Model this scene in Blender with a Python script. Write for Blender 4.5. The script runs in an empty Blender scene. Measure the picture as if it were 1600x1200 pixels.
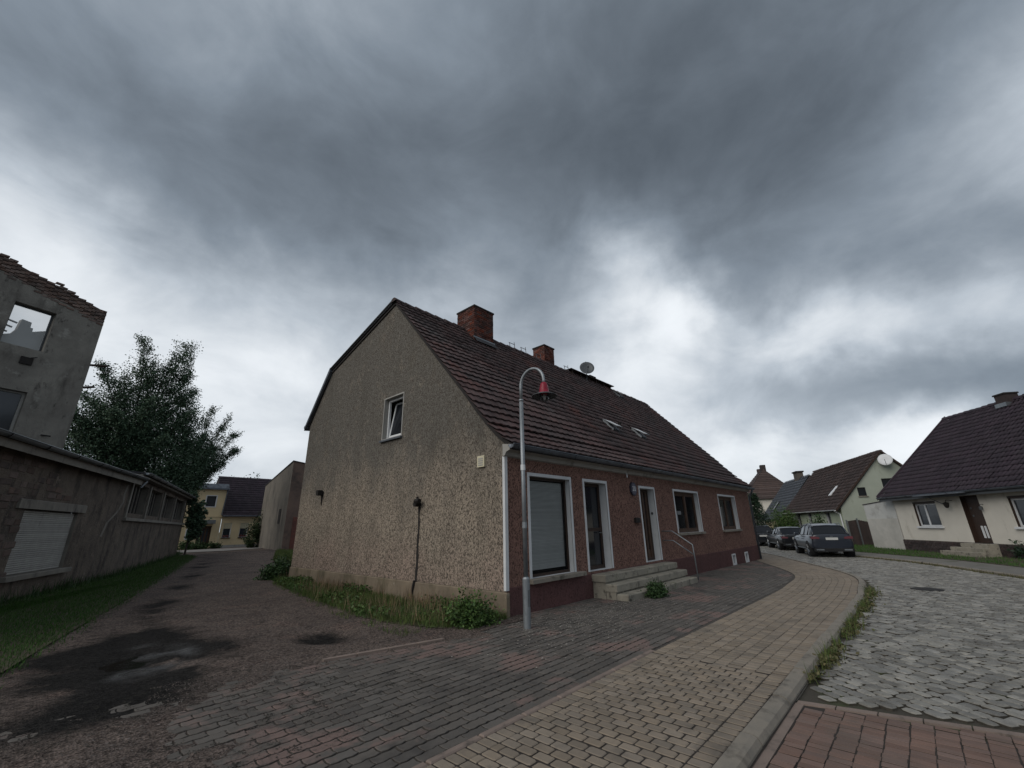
import bpy, math, random
import numpy as np
from mathutils import Matrix, Vector

random.seed(7); RNG = np.random.default_rng(7)
SC = bpy.context.scene
COL = SC.collection
R = math.radians

# ------------------------------------------------------------------ camera, sky, sun, exposure
H = 1.6
FPX = 655.0                                             # focal length in pixels of a 1600 px wide frame
def _n(v): return v/np.linalg.norm(v)
_U = _n(np.array([-40., -1942., 655.])); _X = np.array([635., 207., 655.]); _X = _n(_X-_U*(_X@_U)); _Y = np.cross(_U, _X)
ROT = np.array([_X, _Y, _U])                            # camera axes (right, down, forward) -> world
cam = bpy.data.objects.new('camera', bpy.data.cameras.new('camera')); COL.objects.link(cam)
cr, cu, cf = ROT@np.array([1., 0, 0]), ROT@np.array([0, -1., 0]), ROT@np.array([0, 0, 1.])
cam.matrix_world = Matrix(((cr[0], cu[0], -cf[0], 0), (cr[1], cu[1], -cf[1], 0), (cr[2], cu[2], -cf[2], H), (0, 0, 0, 1)))
cam.data.sensor_fit = 'HORIZONTAL'; cam.data.sensor_width = 36; cam.data.lens = FPX/1600*36
cam.data.clip_start = .05; cam.data.clip_end = 3000
SC.camera = cam
def project(p):
    """pixel (1600x1200) of world points (N,3); used only to rank which pieces show largest"""
    c = (np.atleast_2d(p)-np.array([0, 0, H]))@ROT
    z = np.where(c[:, 2] > .05, c[:, 2], np.nan)
    return np.stack([c[:, 0]/z*FPX+800, c[:, 1]/z*FPX+600, c[:, 2]], 1)
def in_view(p, margin=260):
    q = project(p)
    with np.errstate(invalid='ignore'):
        return (q[:, 0] > -margin) & (q[:, 0] < 1600+margin) & (q[:, 1] > -margin) & (q[:, 1] < 1200+margin)

SUN_EL, SUN_AZ = R(36), math.atan2(.10, -.95)           # veiled sun, off to the left of the picture
# cloud bodies: (direction x, y, z, sharpness, log-brightness)
SKY = [(-0.182,0.726,0.664,81,-0.45),(-0.098,0.716,0.692,68,0.35),(0.033,0.757,0.653,37,-0.35),(0.164,0.597,0.785,17,0.14),(0.342,0.663,0.665,31,-0.42),(0.422,0.368,0.829,22,-0.39),(0.570,0.184,0.801,20,-0.45),(0.708,0.024,0.706,29,-0.30),(0.740,-0.135,0.659,39,-0.57),(0.754,-0.247,0.608,52,-0.01),(0.806,-0.235,0.544,62,0.62),(0.868,-0.032,0.496,45,-0.09),(0.863,-0.164,0.478,54,0.09),(-0.156,0.824,0.545,69,0.24),(-0.135,0.883,0.450,65,0.48),(-0.056,0.904,0.424,67,0.33),(-0.017,0.842,0.539,44,-0.50),(0.166,0.817,0.553,41,-0.55),(0.335,0.762,0.554,37,-0.55),(0.500,0.644,0.579,37,-0.30),(0.099,0.892,0.442,75,0.32),(0.248,0.846,0.473,48,0.79),(0.048,0.932,0.358,73,0.15),(0.144,0.911,0.386,93,-0.33),(0.253,0.907,0.336,50,0.07),(0.303,0.929,0.213,25,0.37),(0.513,0.702,0.493,35,0.55),(0.648,0.587,0.485,35,0.09),(0.679,0.455,0.576,52,-0.09),(0.748,0.384,0.542,148,0.38),(0.794,0.334,0.508,169,-0.04),(0.846,0.276,0.457,216,0.64),(0.841,0.371,0.395,104,0.08),(0.878,0.247,0.411,216,0.35),(0.875,0.167,0.455,216,-0.17),(0.917,0.075,0.391,129,0.40),(0.924,-0.063,0.377,73,-0.40),(0.949,0.099,0.300,163,0.74),(0.957,-0.040,0.286,202,0.75),(0.946,-0.123,0.301,180,0.71),(0.960,-0.166,0.226,216,-0.33),(0.971,0.065,0.231,198,-1.15),(0.948,0.230,0.221,189,-0.64),(0.972,-0.066,0.223,216,-0.84),(0.919,0.275,0.282,119,0.12),(0.969,0.186,0.163,155,0.61),(0.986,0.033,0.165,141,0.79),(0.986,-0.051,0.161,185,1.02),(0.957,0.263,0.119,97,0.67),(0.916,-0.195,0.350,86,-0.71),(0.599,0.353,0.719,29,-0.16),(0.773,0.108,0.625,33,-0.16),(0.110,0.971,0.213,27,0.27),(-0.160,0.772,0.615,110,-0.13),(0.390,0.516,0.763,23,-0.02),(0.706,0.271,0.655,42,-0.22),(0.761,0.333,0.557,174,0.71),(0.848,0.247,0.469,216,0.35),(0.870,0.212,0.444,216,-0.20),(0.917,0.159,0.365,149,-0.14),(0.903,0.135,0.409,216,-0.47),(0.877,0.333,0.347,112,0.17),(0.812,0.457,0.364,73,0.31),(0.874,0.403,0.272,64,0.43),(0.744,0.492,0.452,52,-0.40),(0.815,0.254,0.521,170,-0.31),(0.948,0.160,0.275,216,0.37),(0.975,-0.025,0.222,216,-1.04),(0.965,-0.108,0.238,216,-0.36),(0.969,-0.157,0.189,216,-0.90),(0.945,-0.178,0.275,214,1.06),(0.981,-0.127,0.146,166,0.78),(0.971,0.122,0.204,209,-0.48),(0.934,0.293,0.203,138,0.02),(0.959,0.024,0.281,189,0.58),(0.957,0.169,0.238,216,-0.28)]
def build_world():
    w = bpy.data.worlds.new('World'); SC.world = w; w.use_nodes = True
    nt = w.node_tree; nt.nodes.clear(); L = nt.links
    def N(t, **k):
        n = nt.nodes.new(t)
        for a, b in k.items(): setattr(n, a, b)
        return n
    def M(op, a, b=None, c=None):
        n = N('ShaderNodeMath', operation=op)
        for i, s in enumerate((a, b, c)):
            if s is None: continue
            if hasattr(s, 'is_linked'): L.new(s, n.inputs[i])
            else: n.inputs[i].default_value = s
        return n.outputs[0]
    tc = N('ShaderNodeTexCoord').outputs['Generated']
    nz = N('ShaderNodeVectorMath', operation='NORMALIZE'); L.new(tc, nz.inputs[0]); d0 = nz.outputs[0]
    # cloud-deck coordinates: direction projected on a plane overhead
    sep = N('ShaderNodeSeparateXYZ'); L.new(d0, sep.inputs[0])
    den = M('ADD', M('MAXIMUM', sep.outputs[2], 0.0), 0.16)
    cmb = N('ShaderNodeCombineXYZ'); L.new(M('DIVIDE', sep.outputs[0], den), cmb.inputs[0]); L.new(M('DIVIDE', sep.outputs[1], den), cmb.inputs[1])
    deck = cmb.outputs[0]
    def noise(vec, scale, detail, rough, dist=0.0):
        n = N('ShaderNodeTexNoise'); L.new(vec, n.inputs['Vector'])
        n.inputs['Scale'].default_value = scale; n.inputs['Detail'].default_value = detail
        n.inputs['Roughness'].default_value = rough; n.inputs['Distortion'].default_value = dist
        return n
    # warp the direction so that the cloud bodies get ragged edges
    def warp(vec, scale, amount, detail):
        wn = noise(d0, scale, detail, .55)
        sub = N('ShaderNodeVectorMath', operation='SUBTRACT'); L.new(wn.outputs['Color'], sub.inputs[0]); sub.inputs[1].default_value = (.5, .5, .5)
        sc = N('ShaderNodeVectorMath', operation='SCALE'); L.new(sub.outputs[0], sc.inputs[0]); sc.inputs['Scale'].default_value = amount
        ad = N('ShaderNodeVectorMath', operation='ADD'); L.new(vec, ad.inputs[0]); L.new(sc.outputs[0], ad.inputs[1])
        return ad.outputs[0]
    wd = warp(warp(d0, 5.0, .085, 3), 15.0, .075, 7)
    nn = N('ShaderNodeVectorMath', operation='NORMALIZE'); L.new(wd, nn.inputs[0]); wd = nn.outputs[0]
    acc = None
    for x, y, z, k, a in SKY:
        dt = N('ShaderNodeVectorMath', operation='DOT_PRODUCT'); L.new(wd, dt.inputs[0]); dt.inputs[1].default_value = tuple(_n(np.array([x, y, z])))
        e = M('EXPONENT', M('MULTIPLY_ADD', dt.outputs['Value'], float(k), -float(k)))
        acc = M('MULTIPLY_ADD', e, a, acc if acc is not None else 0.0)
    flat = N('ShaderNodeMapping'); L.new(d0, flat.inputs[0]); flat.inputs['Scale'].default_value = (1, 1, 1.7)
    n1 = noise(flat.outputs[0], 4.2, 9, .57, .35).outputs['Fac']
    n2 = noise(deck, .55, 4, .5, .2).outputs['Fac']
    tot = M('ADD', acc, M('MULTIPLY', M('SUBTRACT', n1, .5), 1.15))
    tot = M('ADD', tot, M('MULTIPLY', M('SUBTRACT', n2, .5), .35))
    lum = M('EXPONENT', M('ADD', tot, -1.06))
    lum = M('SMOOTH_MIN', lum, .78, .35)
    rp = N('ShaderNodeValToRGB'); L.new(lum, rp.inputs[0])
    el = rp.color_ramp.elements
    el[0].position = 0; el[0].color = (0, 0, 0, 1); el[1].position = 1.0; el[1].color = (.97, 1.0, 1.03, 1)
    for p, r_, b_ in ((.08, .82, 1.21), (.22, .845, 1.18), (.45, .90, 1.11), (.7, .95, 1.05)):
        e = el.new(p); e.color = (p*r_, p*1.0, p*b_, 1)
    sky = N('ShaderNodeTexSky', sky_type='NISHITA', sun_disc=False)
    sky.sun_elevation = SUN_EL; sky.sun_rotation = math.pi/2-SUN_AZ
    sk = N('ShaderNodeVectorMath', operation='SCALE'); L.new(sky.outputs[0], sk.inputs[0]); sk.inputs['Scale'].default_value = .08
    mx = N('ShaderNodeMix', data_type='RGBA'); mx.inputs[0].default_value = .96
    L.new(sk.outputs[0], mx.inputs[6]); L.new(rp.outputs[0], mx.inputs[7])
    bg = N('ShaderNodeBackground'); L.new(mx.outputs[2], bg.inputs[0]); bg.inputs[1].default_value = 1.0
    out = N('ShaderNodeOutputWorld'); L.new(bg.outputs[0], out.inputs[0])
build_world()
sun = bpy.data.objects.new('sun', bpy.data.lights.new('sun', 'SUN')); COL.objects.link(sun)
sun.data.energy = 1.4; sun.data.angle = R(50); sun.data.color = (1, .955, .88)
sd = Vector((math.cos(SUN_AZ)*math.cos(SUN_EL), math.sin(SUN_AZ)*math.cos(SUN_EL), math.sin(SUN_EL)))
sun.rotation_euler = sd.to_track_quat('Z', 'Y').to_euler(); sun.location = (0, 0, 60)
vs = SC.view_settings; vs.view_transform = 'Standard'; vs.look = 'None'; vs.gamma = 1; vs.exposure = 0.30; vs.use_curve_mapping = False

# ------------------------------------------------------------------ materials
class NB:
    """small node-material builder; all patterns run in world metres"""
    def __init__(s, name):
        s.m = bpy.data.materials.new(name); s.m.use_nodes = True
        s.nt = s.m.node_tree; s.L = s.nt.links; s.b = s.nt.nodes['Principled BSDF']; s.out = s.nt.nodes['Material Output']
        s._pos = None
    def N(s, t, **k):
        n = s.nt.nodes.new(t)
        for a, b in k.items(): setattr(n, a, b)
        return n
    def put(s, sock, v):
        if hasattr(v, 'is_linked'): s.L.new(v, sock)
        elif isinstance(v, (tuple, list)) and len(v) == 3 and sock.type == 'RGBA': sock.default_value = (*v, 1)
        else: sock.default_value = v
    def pos(s, scale=None):
        if s._pos is None: s._pos = s.N('ShaderNodeNewGeometry').outputs['Position']
        if scale is None: return s._pos
        m = s.N('ShaderNodeMapping'); s.L.new(s._pos, m.inputs[0]); m.inputs['Scale'].default_value = scale
        return m.outputs[0]
    def z(s, i=2):
        n = s.N('ShaderNodeSeparateXYZ'); s.L.new(s.pos(), n.inputs[0]); return n.outputs[i]
    def noise(s, scale, detail=4, rough=.6, vec=None, dist=0.0):
        n = s.N('ShaderNodeTexNoise'); s.L.new(vec if vec is not None else s.pos(), n.inputs['Vector'])
        n.inputs['Scale'].default_value = scale; n.inputs['Detail'].default_value = detail; n.inputs['Roughness'].default_value = rough; n.inputs['Distortion'].default_value = dist
        return n.outputs['Fac']
    def vor(s, scale, vec=None, feature='F1', out='Distance'):
        n = s.N('ShaderNodeTexVoronoi', feature=feature); s.L.new(vec if vec is not None else s.pos(), n.inputs['Vector']); n.inputs['Scale'].default_value = scale
        return n.outputs[out]
    def M(s, op, a, b=None):
        n = s.N('ShaderNodeMath', operation=op); s.put(n.inputs[0], a)
        if b is not None: s.put(n.inputs[1], b)
        return n.outputs[0]
    def rng(s, f, lo, hi, a=0., b=1.):
        n = s.N('ShaderNodeMapRange'); s.put(n.inputs[0], f); n.inputs[1].default_value = lo; n.inputs[2].default_value = hi; n.inputs[3].default_value = a; n.inputs[4].default_value = b
        return n.outputs[0]
    def mix(s, f, a, b, blend='MIX'):
        n = s.N('ShaderNodeMix', data_type='RGBA', blend_type=blend); s.put(n.inputs[0], f); s.put(n.inputs[6], a); s.put(n.inputs[7], b)
        return n.outputs[2]
    def rand(s):
        g = s.N('ShaderNodeNewGeometry').outputs['Random Per Island']; o = s.N('ShaderNodeObjectInfo').outputs['Random']
        return s.M('FRACT', s.M('ADD', g, s.M('MULTIPLY', o, 7.31)))
    def hsv(s, col, val=None, hue=None, sat=None):
        n = s.N('ShaderNodeHueSaturation'); s.put(n.inputs['Color'], col)
        if val is not None: s.put(n.inputs['Value'], val)
        if hue is not None: s.put(n.inputs['Hue'], hue)
        if sat is not None: s.put(n.inputs['Saturation'], sat)
        return n.outputs[0]
    def bump(s, h, dist, strength=1.0, prev=None):
        n = s.N('ShaderNodeBump'); s.put(n.inputs['Height'], h); n.inputs['Distance'].default_value = dist; n.inputs['Strength'].default_value = strength
        if prev is not None: s.L.new(prev, n.inputs['Normal'])
        return n.outputs[0]
    def done(s, col, rough=.8, normal=None, metal=0., spec=.35, **k):
        s.put(s.b.inputs['Base Color'], col); s.put(s.b.inputs['Roughness'], rough); s.put(s.b.inputs['Metallic'], metal)
        s.put(s.b.inputs['Specular IOR Level'], spec)
        if normal is not None: s.L.new(normal, s.b.inputs['Normal'])
        for a, v in k.items(): s.put(s.b.inputs[a.replace('_', ' ')], v)
        return s.m
MAT = {}
def surf(name, c1, c2, scale=3., rough=.85, bump=None, rnd=0., layers=(), spec=.3, metal=0., **k):
    """two-tone noise, optional piece-to-piece variation, stain layers (colour, scale, lo, hi, stretch)"""
    b = NB(name); col = b.mix(b.rng(b.noise(scale, 6, .65), .3, .7), c1, c2)
    if rnd: 
        r_ = b.rand(); col = b.hsv(col, val=b.rng(r_, 0, 1, 1-rnd, 1+rnd), sat=b.rng(b.M('FRACT', b.M('MULTIPLY', r_, 13.7)), 0, 1, 1-rnd*.6, 1+rnd*.6))
    for lc, ls, lo, hi, st in layers:
        col = b.mix(b.rng(b.noise(ls, 7, .68, vec=b.pos(st) if st else None), lo, hi), col, lc)
    nrm = None
    for bs, bd in (bump or ()):
        nrm = b.bump(b.noise(bs, 5, .65), bd, 1.0, nrm)
    MAT[name] = b.done(col, rough, nrm, metal, spec, **k); return MAT[name]

def roughcast(name, c1, c2, pit, top=None, low=None, pit_lo=.43, pit_hi=.55, dist=.02):
    """thrown render with dark pits, soot-grey weathering towards the gable top and rain streaks"""
    b = NB(name)
    p = b.pos((1, 1, .66))
    pits = b.M('ADD', b.M('MULTIPLY', b.noise(38, 4, .68, vec=p, dist=.6), .75), b.M('MULTIPLY', b.noise(15, 3, .6, vec=p, dist=.8), .25))
    col = b.mix(b.rng(b.noise(1.1, 6, .62), .32, .68), c1, c2)
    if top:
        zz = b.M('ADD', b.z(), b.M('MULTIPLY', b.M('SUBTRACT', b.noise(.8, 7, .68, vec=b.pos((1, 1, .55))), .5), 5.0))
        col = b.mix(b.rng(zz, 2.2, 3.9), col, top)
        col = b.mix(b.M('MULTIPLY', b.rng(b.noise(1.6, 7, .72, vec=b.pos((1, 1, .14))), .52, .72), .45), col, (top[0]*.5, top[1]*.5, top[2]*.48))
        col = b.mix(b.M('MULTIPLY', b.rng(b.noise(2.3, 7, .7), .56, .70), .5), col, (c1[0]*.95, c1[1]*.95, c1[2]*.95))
    if low:
        zz = b.M('ADD', b.z(), b.M('MULTIPLY', b.M('SUBTRACT', b.noise(.9, 5, .6), .5), 2.2))
        col = b.mix(b.M('MULTIPLY', b.rng(zz, 1.5, .4), .6), col, low)
    col = b.mix(b.M('MULTIPLY', b.rng(b.noise(1.5, 7, .7, vec=b.pos((1, 1, .35))), .54, .72), .55), col, (c2[0]*.5, c2[1]*.5, c2[2]*.5))
    col = b.mix(b.M('MULTIPLY', b.rng(b.noise(3.1, 6, .7), .62, .72), .45), col, (min(1, c1[0]*1.3), min(1, c1[1]*1.4), min(1, c1[2]*1.4)))
    col = b.mix(b.rng(pits, pit_hi, pit_lo), col, pit)
    fine = b.noise(110, 3, .6)
    col = b.mix(.35, col, b.mix(fine, (0, 0, 0), (1, 1, 1)), 'OVERLAY')
    nrm = b.bump(fine, .004, .7, b.bump(pits, dist, 1.0))
    MAT[name] = b.done(col, .93, nrm, spec=.15); return MAT[name]

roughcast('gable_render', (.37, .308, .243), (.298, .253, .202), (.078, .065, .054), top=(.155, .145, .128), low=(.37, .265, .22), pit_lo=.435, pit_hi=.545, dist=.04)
roughcast('red_render', (.275, .155, .122), (.225, .13, .105), (.07, .042, .035), pit_lo=.44, pit_hi=.53, dist=.03)
roughcast('plinth_red', (.125, .063, .06), (.095, .052, .05), (.04, .023, .023), pit_lo=.36, pit_hi=.5, dist=.012)
surf('plinth_cement', (.22, .175, .125), (.13, .105, .08), 1.6, .92, ((30, .008), (4, .02)), layers=(((.07, .062, .035), 2.2, .5, .7, (1, 1, .5)), ((.30, .26, .20), 5, .62, .75, None)))
surf('white_paint', (.60, .61, .62), (.50, .51, .52), 2.5, .7, ((60, .003),), layers=(((.26, .25, .23), 6, .62, .8, (1, 1, .3)),))
surf('cornice', (.36, .35, .33), (.27, .26, .24), 2, .8, ((40, .003),), layers=(((.12, .11, .10), 3, .58, .75, (1, 1, .2)),))
surf('stone_sill', (.25, .22, .185), (.17, .155, .13), 7, .85, ((50, .004),), layers=(((.07, .065, .05), 4, .55, .7, None),))
surf('step_concrete', (.30, .275, .225), (.19, .175, .145), 3, .88, ((60, .004), (9, .008)), layers=(((.06, .055, .045), 5, .54, .68, None), ((.11, .12, .07), 2, .6, .75, None)))
surf('roof_tile', (.078, .048, .045), (.052, .035, .035), 1.3, .75, ((45, .003),), rnd=.32, layers=(((.05, .042, .042), .7, .5, .68, None), ((.11, .10, .08), 20, .70, .82, None), ((.125, .05, .04), .55, .58, .74, None)))
surf('roof_tile_dark', (.038, .026, .034), (.026, .019, .026), 1.2, .62, ((40, .002),), rnd=.2, spec=.3)
surf('roof_tile_brown', (.075, .052, .047), (.05, .036, .034), 1.2, .8, ((40, .003),), rnd=.25, layers=(((.10, .095, .075), 9, .66, .8, None),))
surf('roof_tile_red', (.072, .05, .044), (.05, .036, .034), 1.2, .8, ((40, .003),), rnd=.25, layers=(((.045, .035, .03), 1, .5, .7, None),))
surf('roof_slate', (.05, .055, .068), (.036, .04, .05), 1.2, .5, ((40, .002),), rnd=.2)
surf('roof_felt', (.045, .045, .05), (.03, .03, .034), 1.5, .85, ((25, .004),))
surf('under_roof', (.03, .026, .025), (.02, .018, .018), 3, .9)
surf('zinc', (.24, .255, .265), (.17, .185, .20), 2.5, .42, ((60, .001),), metal=.75, layers=(((.09, .095, .10), 3, .55, .75, (1, 1, .3)),))
surf('zinc_old', (.15, .165, .185), (.09, .10, .12), 2, .5, ((50, .002),), metal=.5, layers=(((.04, .04, .045), 3, .52, .7, None),))
surf('galvanised', (.28, .30, .315), (.20, .215, .23), 6, .5, ((80, .001),), metal=.6, layers=(((.11, .12, .13), 4, .55, .75, (1, 1, .25)),))
surf('chimney_brick', (.125, .046, .033), (.065, .028, .023), 9, .9, ((70, .004),), rnd=.5, layers=(((.035, .022, .02), 1.8, .5, .66, None),))
surf('mortar', (.11, .095, .08), (.07, .06, .052), 8, .95, ((50, .004),))
surf('soot', (.018, .016, .016), (.03, .026, .024), 4, .95)  # near-black for soot, and painted-in dark of unlit rooms and openings
surf('ruin_brick', (.185, .125, .102), (.115, .085, .075), 5, .92, ((60, .005),), rnd=.4, layers=(((.06, .052, .05), 1.3, .5, .7, None),))
surf('ruin_render', (.26, .245, .215), (.13, .12, .108), .8, .93, ((22, .008), (4, .02)), layers=(((.062, .055, .05), 1.1, .52, .72, (1, 1, .35)), ((.30, .29, .26), 1.7, .6, .72, None), ((.045, .04, .038), 3.5, .60, .7, (1, 1, .5))))
surf('ruin_inner', (.20, .19, .18), (.13, .12, .115), 1, .95, ((12, .02),))
surf('shed_render', (.165, .135, .11), (.08, .067, .058), 1.4, .94, ((22, .025), (6, .05)), layers=(((.05, .042, .038), 1.6, .50, .64, (1, 1, .45)), ((.22, .18, .15), 3.4, .60, .70, None), ((.035, .03, .028), 9, .60, .70, None)))
surf('shed_stone', (.15, .108, .092), (.085, .068, .062), 2.2, .93, ((26, .012),), rnd=.35, layers=(((.05, .042, .04), 2, .5, .7, None),))
surf('shed_concrete', (.22, .205, .18), (.15, .14, .125), 2, .9, ((40, .004),), layers=(((.07, .065, .06), 3, .55, .72, (1, 1, .3)),))
surf('shutter_slat', (.34, .335, .315), (.27, .265, .25), 4, .6, ((30, .002),), rnd=.10, layers=(((.12, .11, .10), 3, .6, .78, (1, 1, .4)),))
surf('dark_wood', (.045, .026, .018), (.028, .017, .013), 8, .55, ((60, .001),), layers=(((.07, .042, .03), 5, .6, .7, (1, 1, .1)),))
surf('brown_wood', (.085, .047, .03), (.055, .032, .022), 6, .6, ((40, .002),), layers=(((.04, .025, .018), 7, .55, .7, (3, 3, .25)),))
surf('gate_wood', (.05, .035, .032), (.03, .023, .022), 4, .8, ((30, .003),), rnd=.2)
surf('grey_metal', (.10, .105, .11), (.07, .075, .08), 4, .5, metal=.4)
surf('black_iron', (.012, .011, .011), (.022, .018, .016), 6, .75, ((30, .004),))
surf('white_plastic', (.62, .63, .64), (.55, .56, .57), 3, .45)
surf('cream_plastic', (.55, .50, .36), (.48, .44, .32), 3, .5)
surf('lamp_red', (.23, .008, .026), (.19, .007, .02), 3, .4, spec=.3)
surf('yellow_wall', (.62, .50, .31), (.55, .44, .275), 1, .9, ((40, .004),), layers=(((.28, .22, .13), 1.6, .6, .8, (1, 1, .3)),))
surf('out_render', (.16, .142, .118), (.10, .09, .078), .9, .93, ((20, .01),), layers=(((.055, .05, .045), 1.2, .5, .7, (1, 1, .25)),))
surf('cream_wall', (.60, .565, .50), (.53, .50, .44), 1.2, .92, ((70, .006),), layers=(((.30, .27, .22), 1.8, .58, .78, (1, 1, .3)),))
surf('annex_wall', (.50, .50, .48), (.42, .42, .40), .9, .92, ((50, .006),), layers=(((.28, .27, .25), 1.2, .52, .7, None),))
surf('green_wall', (.33, .355, .30), (.28, .305, .255), .8, .92, ((50, .006),), layers=(((.15, .16, .13), 1.1, .56, .76, (1, 1, .3)),))
surf('dark_brick', (.055, .04, .038), (.035, .028, .028), 6, .8, ((50, .004),), rnd=.35)
surf('yellow_paver', (.225, .183, .142), (.17, .142, .113), 4, .88, ((170, .0025), (25, .002)), rnd=.16, layers=(((.11, .095, .08), 2.2, .54, .72, None), ((.15, .13, .105), 120, .58, .68, None)))
surf('grey_paver', (.105, .093, .083), (.075, .068, .062), 3, .85, ((150, .0025), (22, .002)), rnd=.18, layers=(((.155, .108, .095), .8, .53, .60, None), ((.045, .04, .038), 1.4, .55, .72, None), ((.20, .19, .17), 90, .66, .74, None)))
surf('red_paver', (.175, .112, .09), (.135, .092, .078), 3, .88, ((150, .0025),), rnd=.16, layers=(((.12, .09, .075), 1.8, .52, .70, None), ((.10, .075, .062), 100, .60, .70, None)))
surf('granite', (.235, .222, .198), (.14, .135, .123), 6, .68, ((60, .004), (16, .008)), rnd=.36, layers=(((.075, .068, .058), 2.2, .52, .70, None), ((.30, .29, .26), 130, .60, .70, None)), spec=.45)
surf('kerb_stone', (.235, .205, .168), (.165, .15, .128), 5, .82, ((60, .004), (9, .006)), layers=(((.075, .066, .055), 3, .54, .7, None),))
surf('joint', (.042, .035, .030), (.026, .022, .02), 8, .98, ((60, .006),))
surf('edging', (.215, .165, .14), (.155, .122, .105), 4, .9, ((50, .003),), layers=(((.07, .06, .052), 4, .55, .7, None),))
surf('soil', (.09, .07, .05), (.05, .04, .03), 2, .98, ((14, .03),), layers=(((.05, .065, .024), 1.5, .5, .65, None),))
surf('ground', (.07, .075, .04), (.05, .05, .03), .5, .98)
surf('path_grey', (.17, .16, .145), (.12, .112, .10), 1.5, .9, ((30, .004),), layers=(((.07, .08, .045), 1.2, .55, .7, None),))
surf('tarmac', (.20, .19, .18), (.15, .142, .135), 2, .9, ((60, .004),))
def leafmat(name, a, b_, rough=.6):
    b = NB(name); r_ = b.rand()
    col = b.hsv(b.mix(r_, a, b_), val=b.rng(b.M('FRACT', b.M('MULTIPLY', r_, 17.3)), 0, 1, .6, 1.35))
    MAT[name] = b.done(col, rough, spec=.3); return MAT[name]
leafmat('tree_leaf', (.042, .08, .050), (.075, .118, .066))
leafmat('bush_leaf', (.035, .075, .018), (.065, .11, .025))
leafmat('bush_dark', (.022, .05, .016), (.04, .075, .022))
leafmat('conifer_leaf', (.012, .028, .016), (.022, .042, .02))
leafmat('ivy_leaf', (.018, .035, .012), (.035, .055, .018))
leafmat('grass_blade', (.026, .075, .012), (.046, .10, .018), .8)
leafmat('wild_grass', (.05, .088, .020), (.085, .105, .03), .8)
leafmat('dry_grass', (.21, .13, .075), (.19, .15, .095), .85)
leafmat('weed_leaf', (.06, .066, .026), (.11, .095, .045), .7)
leafmat('flower', (.25, .05, .06), (.22, .10, .08))
surf('bark', (.06, .05, .042), (.03, .026, .022), 6, .95, ((20, .01),))
surf('debris', (.33, .31, .28), (.20, .18, .15), 30, .9, rnd=.4)
def glassmat(name, tint, rough=.06, alpha=1.0, dust=0.):
    """window pane: mirror-like dark pane; alpha<1 lets what stands behind show through"""
    b = NB(name)
    nrm = b.bump(b.noise(1.3, 2, .5), .012, .35)
    b.done(tint, rough, nrm, 0., .6)
    if alpha < 1:
        tr = b.N('ShaderNodeBsdfTransparent'); mx = b.N('ShaderNodeMixShader')
        b.L.new(tr.outputs[0], mx.inputs[1]); b.L.new(b.b.outputs[0], mx.inputs[2])
        f = b.N('ShaderNodeFresnel'); f.inputs[0].default_value = 1.5
        b.put(mx.inputs[0], b.M('MINIMUM', b.M('ADD', f.outputs[0], alpha), 1.0)); b.L.new(mx.outputs[0], b.out.inputs[0])
    MAT[name] = b.m; return b.m
glassmat('glass_dark', (.012, .014, .018)); glassmat('glass_far', (.03, .035, .042), .12)
glassmat('glass_clear', (.05, .055, .06), .05, .04); glassmat('glass_dusty', (.62, .66, .66), .5, .34)
glassmat('car_glass', (.006, .007, .009), .06); MAT['car_glass'].node_tree.nodes['Principled BSDF'].inputs['Specular IOR Level'].default_value = .35
def paint(name, c):
    b = NB(name); MAT[name] = b.done(c, .35, None, .0, .35, Coat_Weight=.55, Coat_Roughness=.06); return b.m
paint('paint_navy', (.012, .016, .026)); paint('paint_black', (.007, .008, .010)); paint('paint_graphite', (.010, .012, .016))
surf('tyre', (.012, .012, .013), (.018, .018, .019), 12, .85); surf('rim', (.32, .33, .34), (.24, .25, .26), 6, .35, metal=.8)
surf('tail_red', (.10, .008, .012), (.075, .006, .009), 9, .2, spec=.6); surf('plate_white', (.5, .5, .48), (.45, .45, .43), 5, .5)
surf('blue_sign', (.03, .03, .05), (.045, .045, .065), 6, .4)

# ------------------------------------------------------------------ mesh helpers
def obj(name, me, parent=None, **props):
    o = bpy.data.objects.new(name, me); COL.objects.link(o)
    if parent is not None: o.parent = parent
    for k, v in props.items(): o[k] = v
    return o
def mk_mesh(name, V, F, mat, smooth=False):
    me = bpy.data.meshes.new(name); me.from_pydata([tuple(map(float, v)) for v in V], [], [tuple(map(int, f)) for f in F])
    for m in (mat if isinstance(mat, (list, tuple)) else [mat]): me.materials.append(MAT[m])
    if smooth: me.polygons.foreach_set('use_smooth', [True]*len(me.polygons))
    me.update(); return me
def np_mesh(name, V, F, mat, smooth=False):
    """fast path: V (n,3) array, F (m,k) array of equal-sized faces"""
    V = np.asarray(V, np.float32); F = np.asarray(F, np.int32); m, k = F.shape
    me = bpy.data.meshes.new(name); me.vertices.add(len(V)); me.vertices.foreach_set('co', V.ravel())
    me.loops.add(m*k); me.loops.foreach_set('vertex_index', F.ravel())
    me.polygons.add(m); me.polygons.foreach_set('loop_start', np.arange(m, dtype=np.int32)*k); me.polygons.foreach_set('loop_total', np.full(m, k, np.int32))
    if smooth: me.polygons.foreach_set('use_smooth', np.ones(m, bool))
    me.materials.append(MAT[mat]); me.update(calc_edges=True); me.validate(); return me
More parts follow.
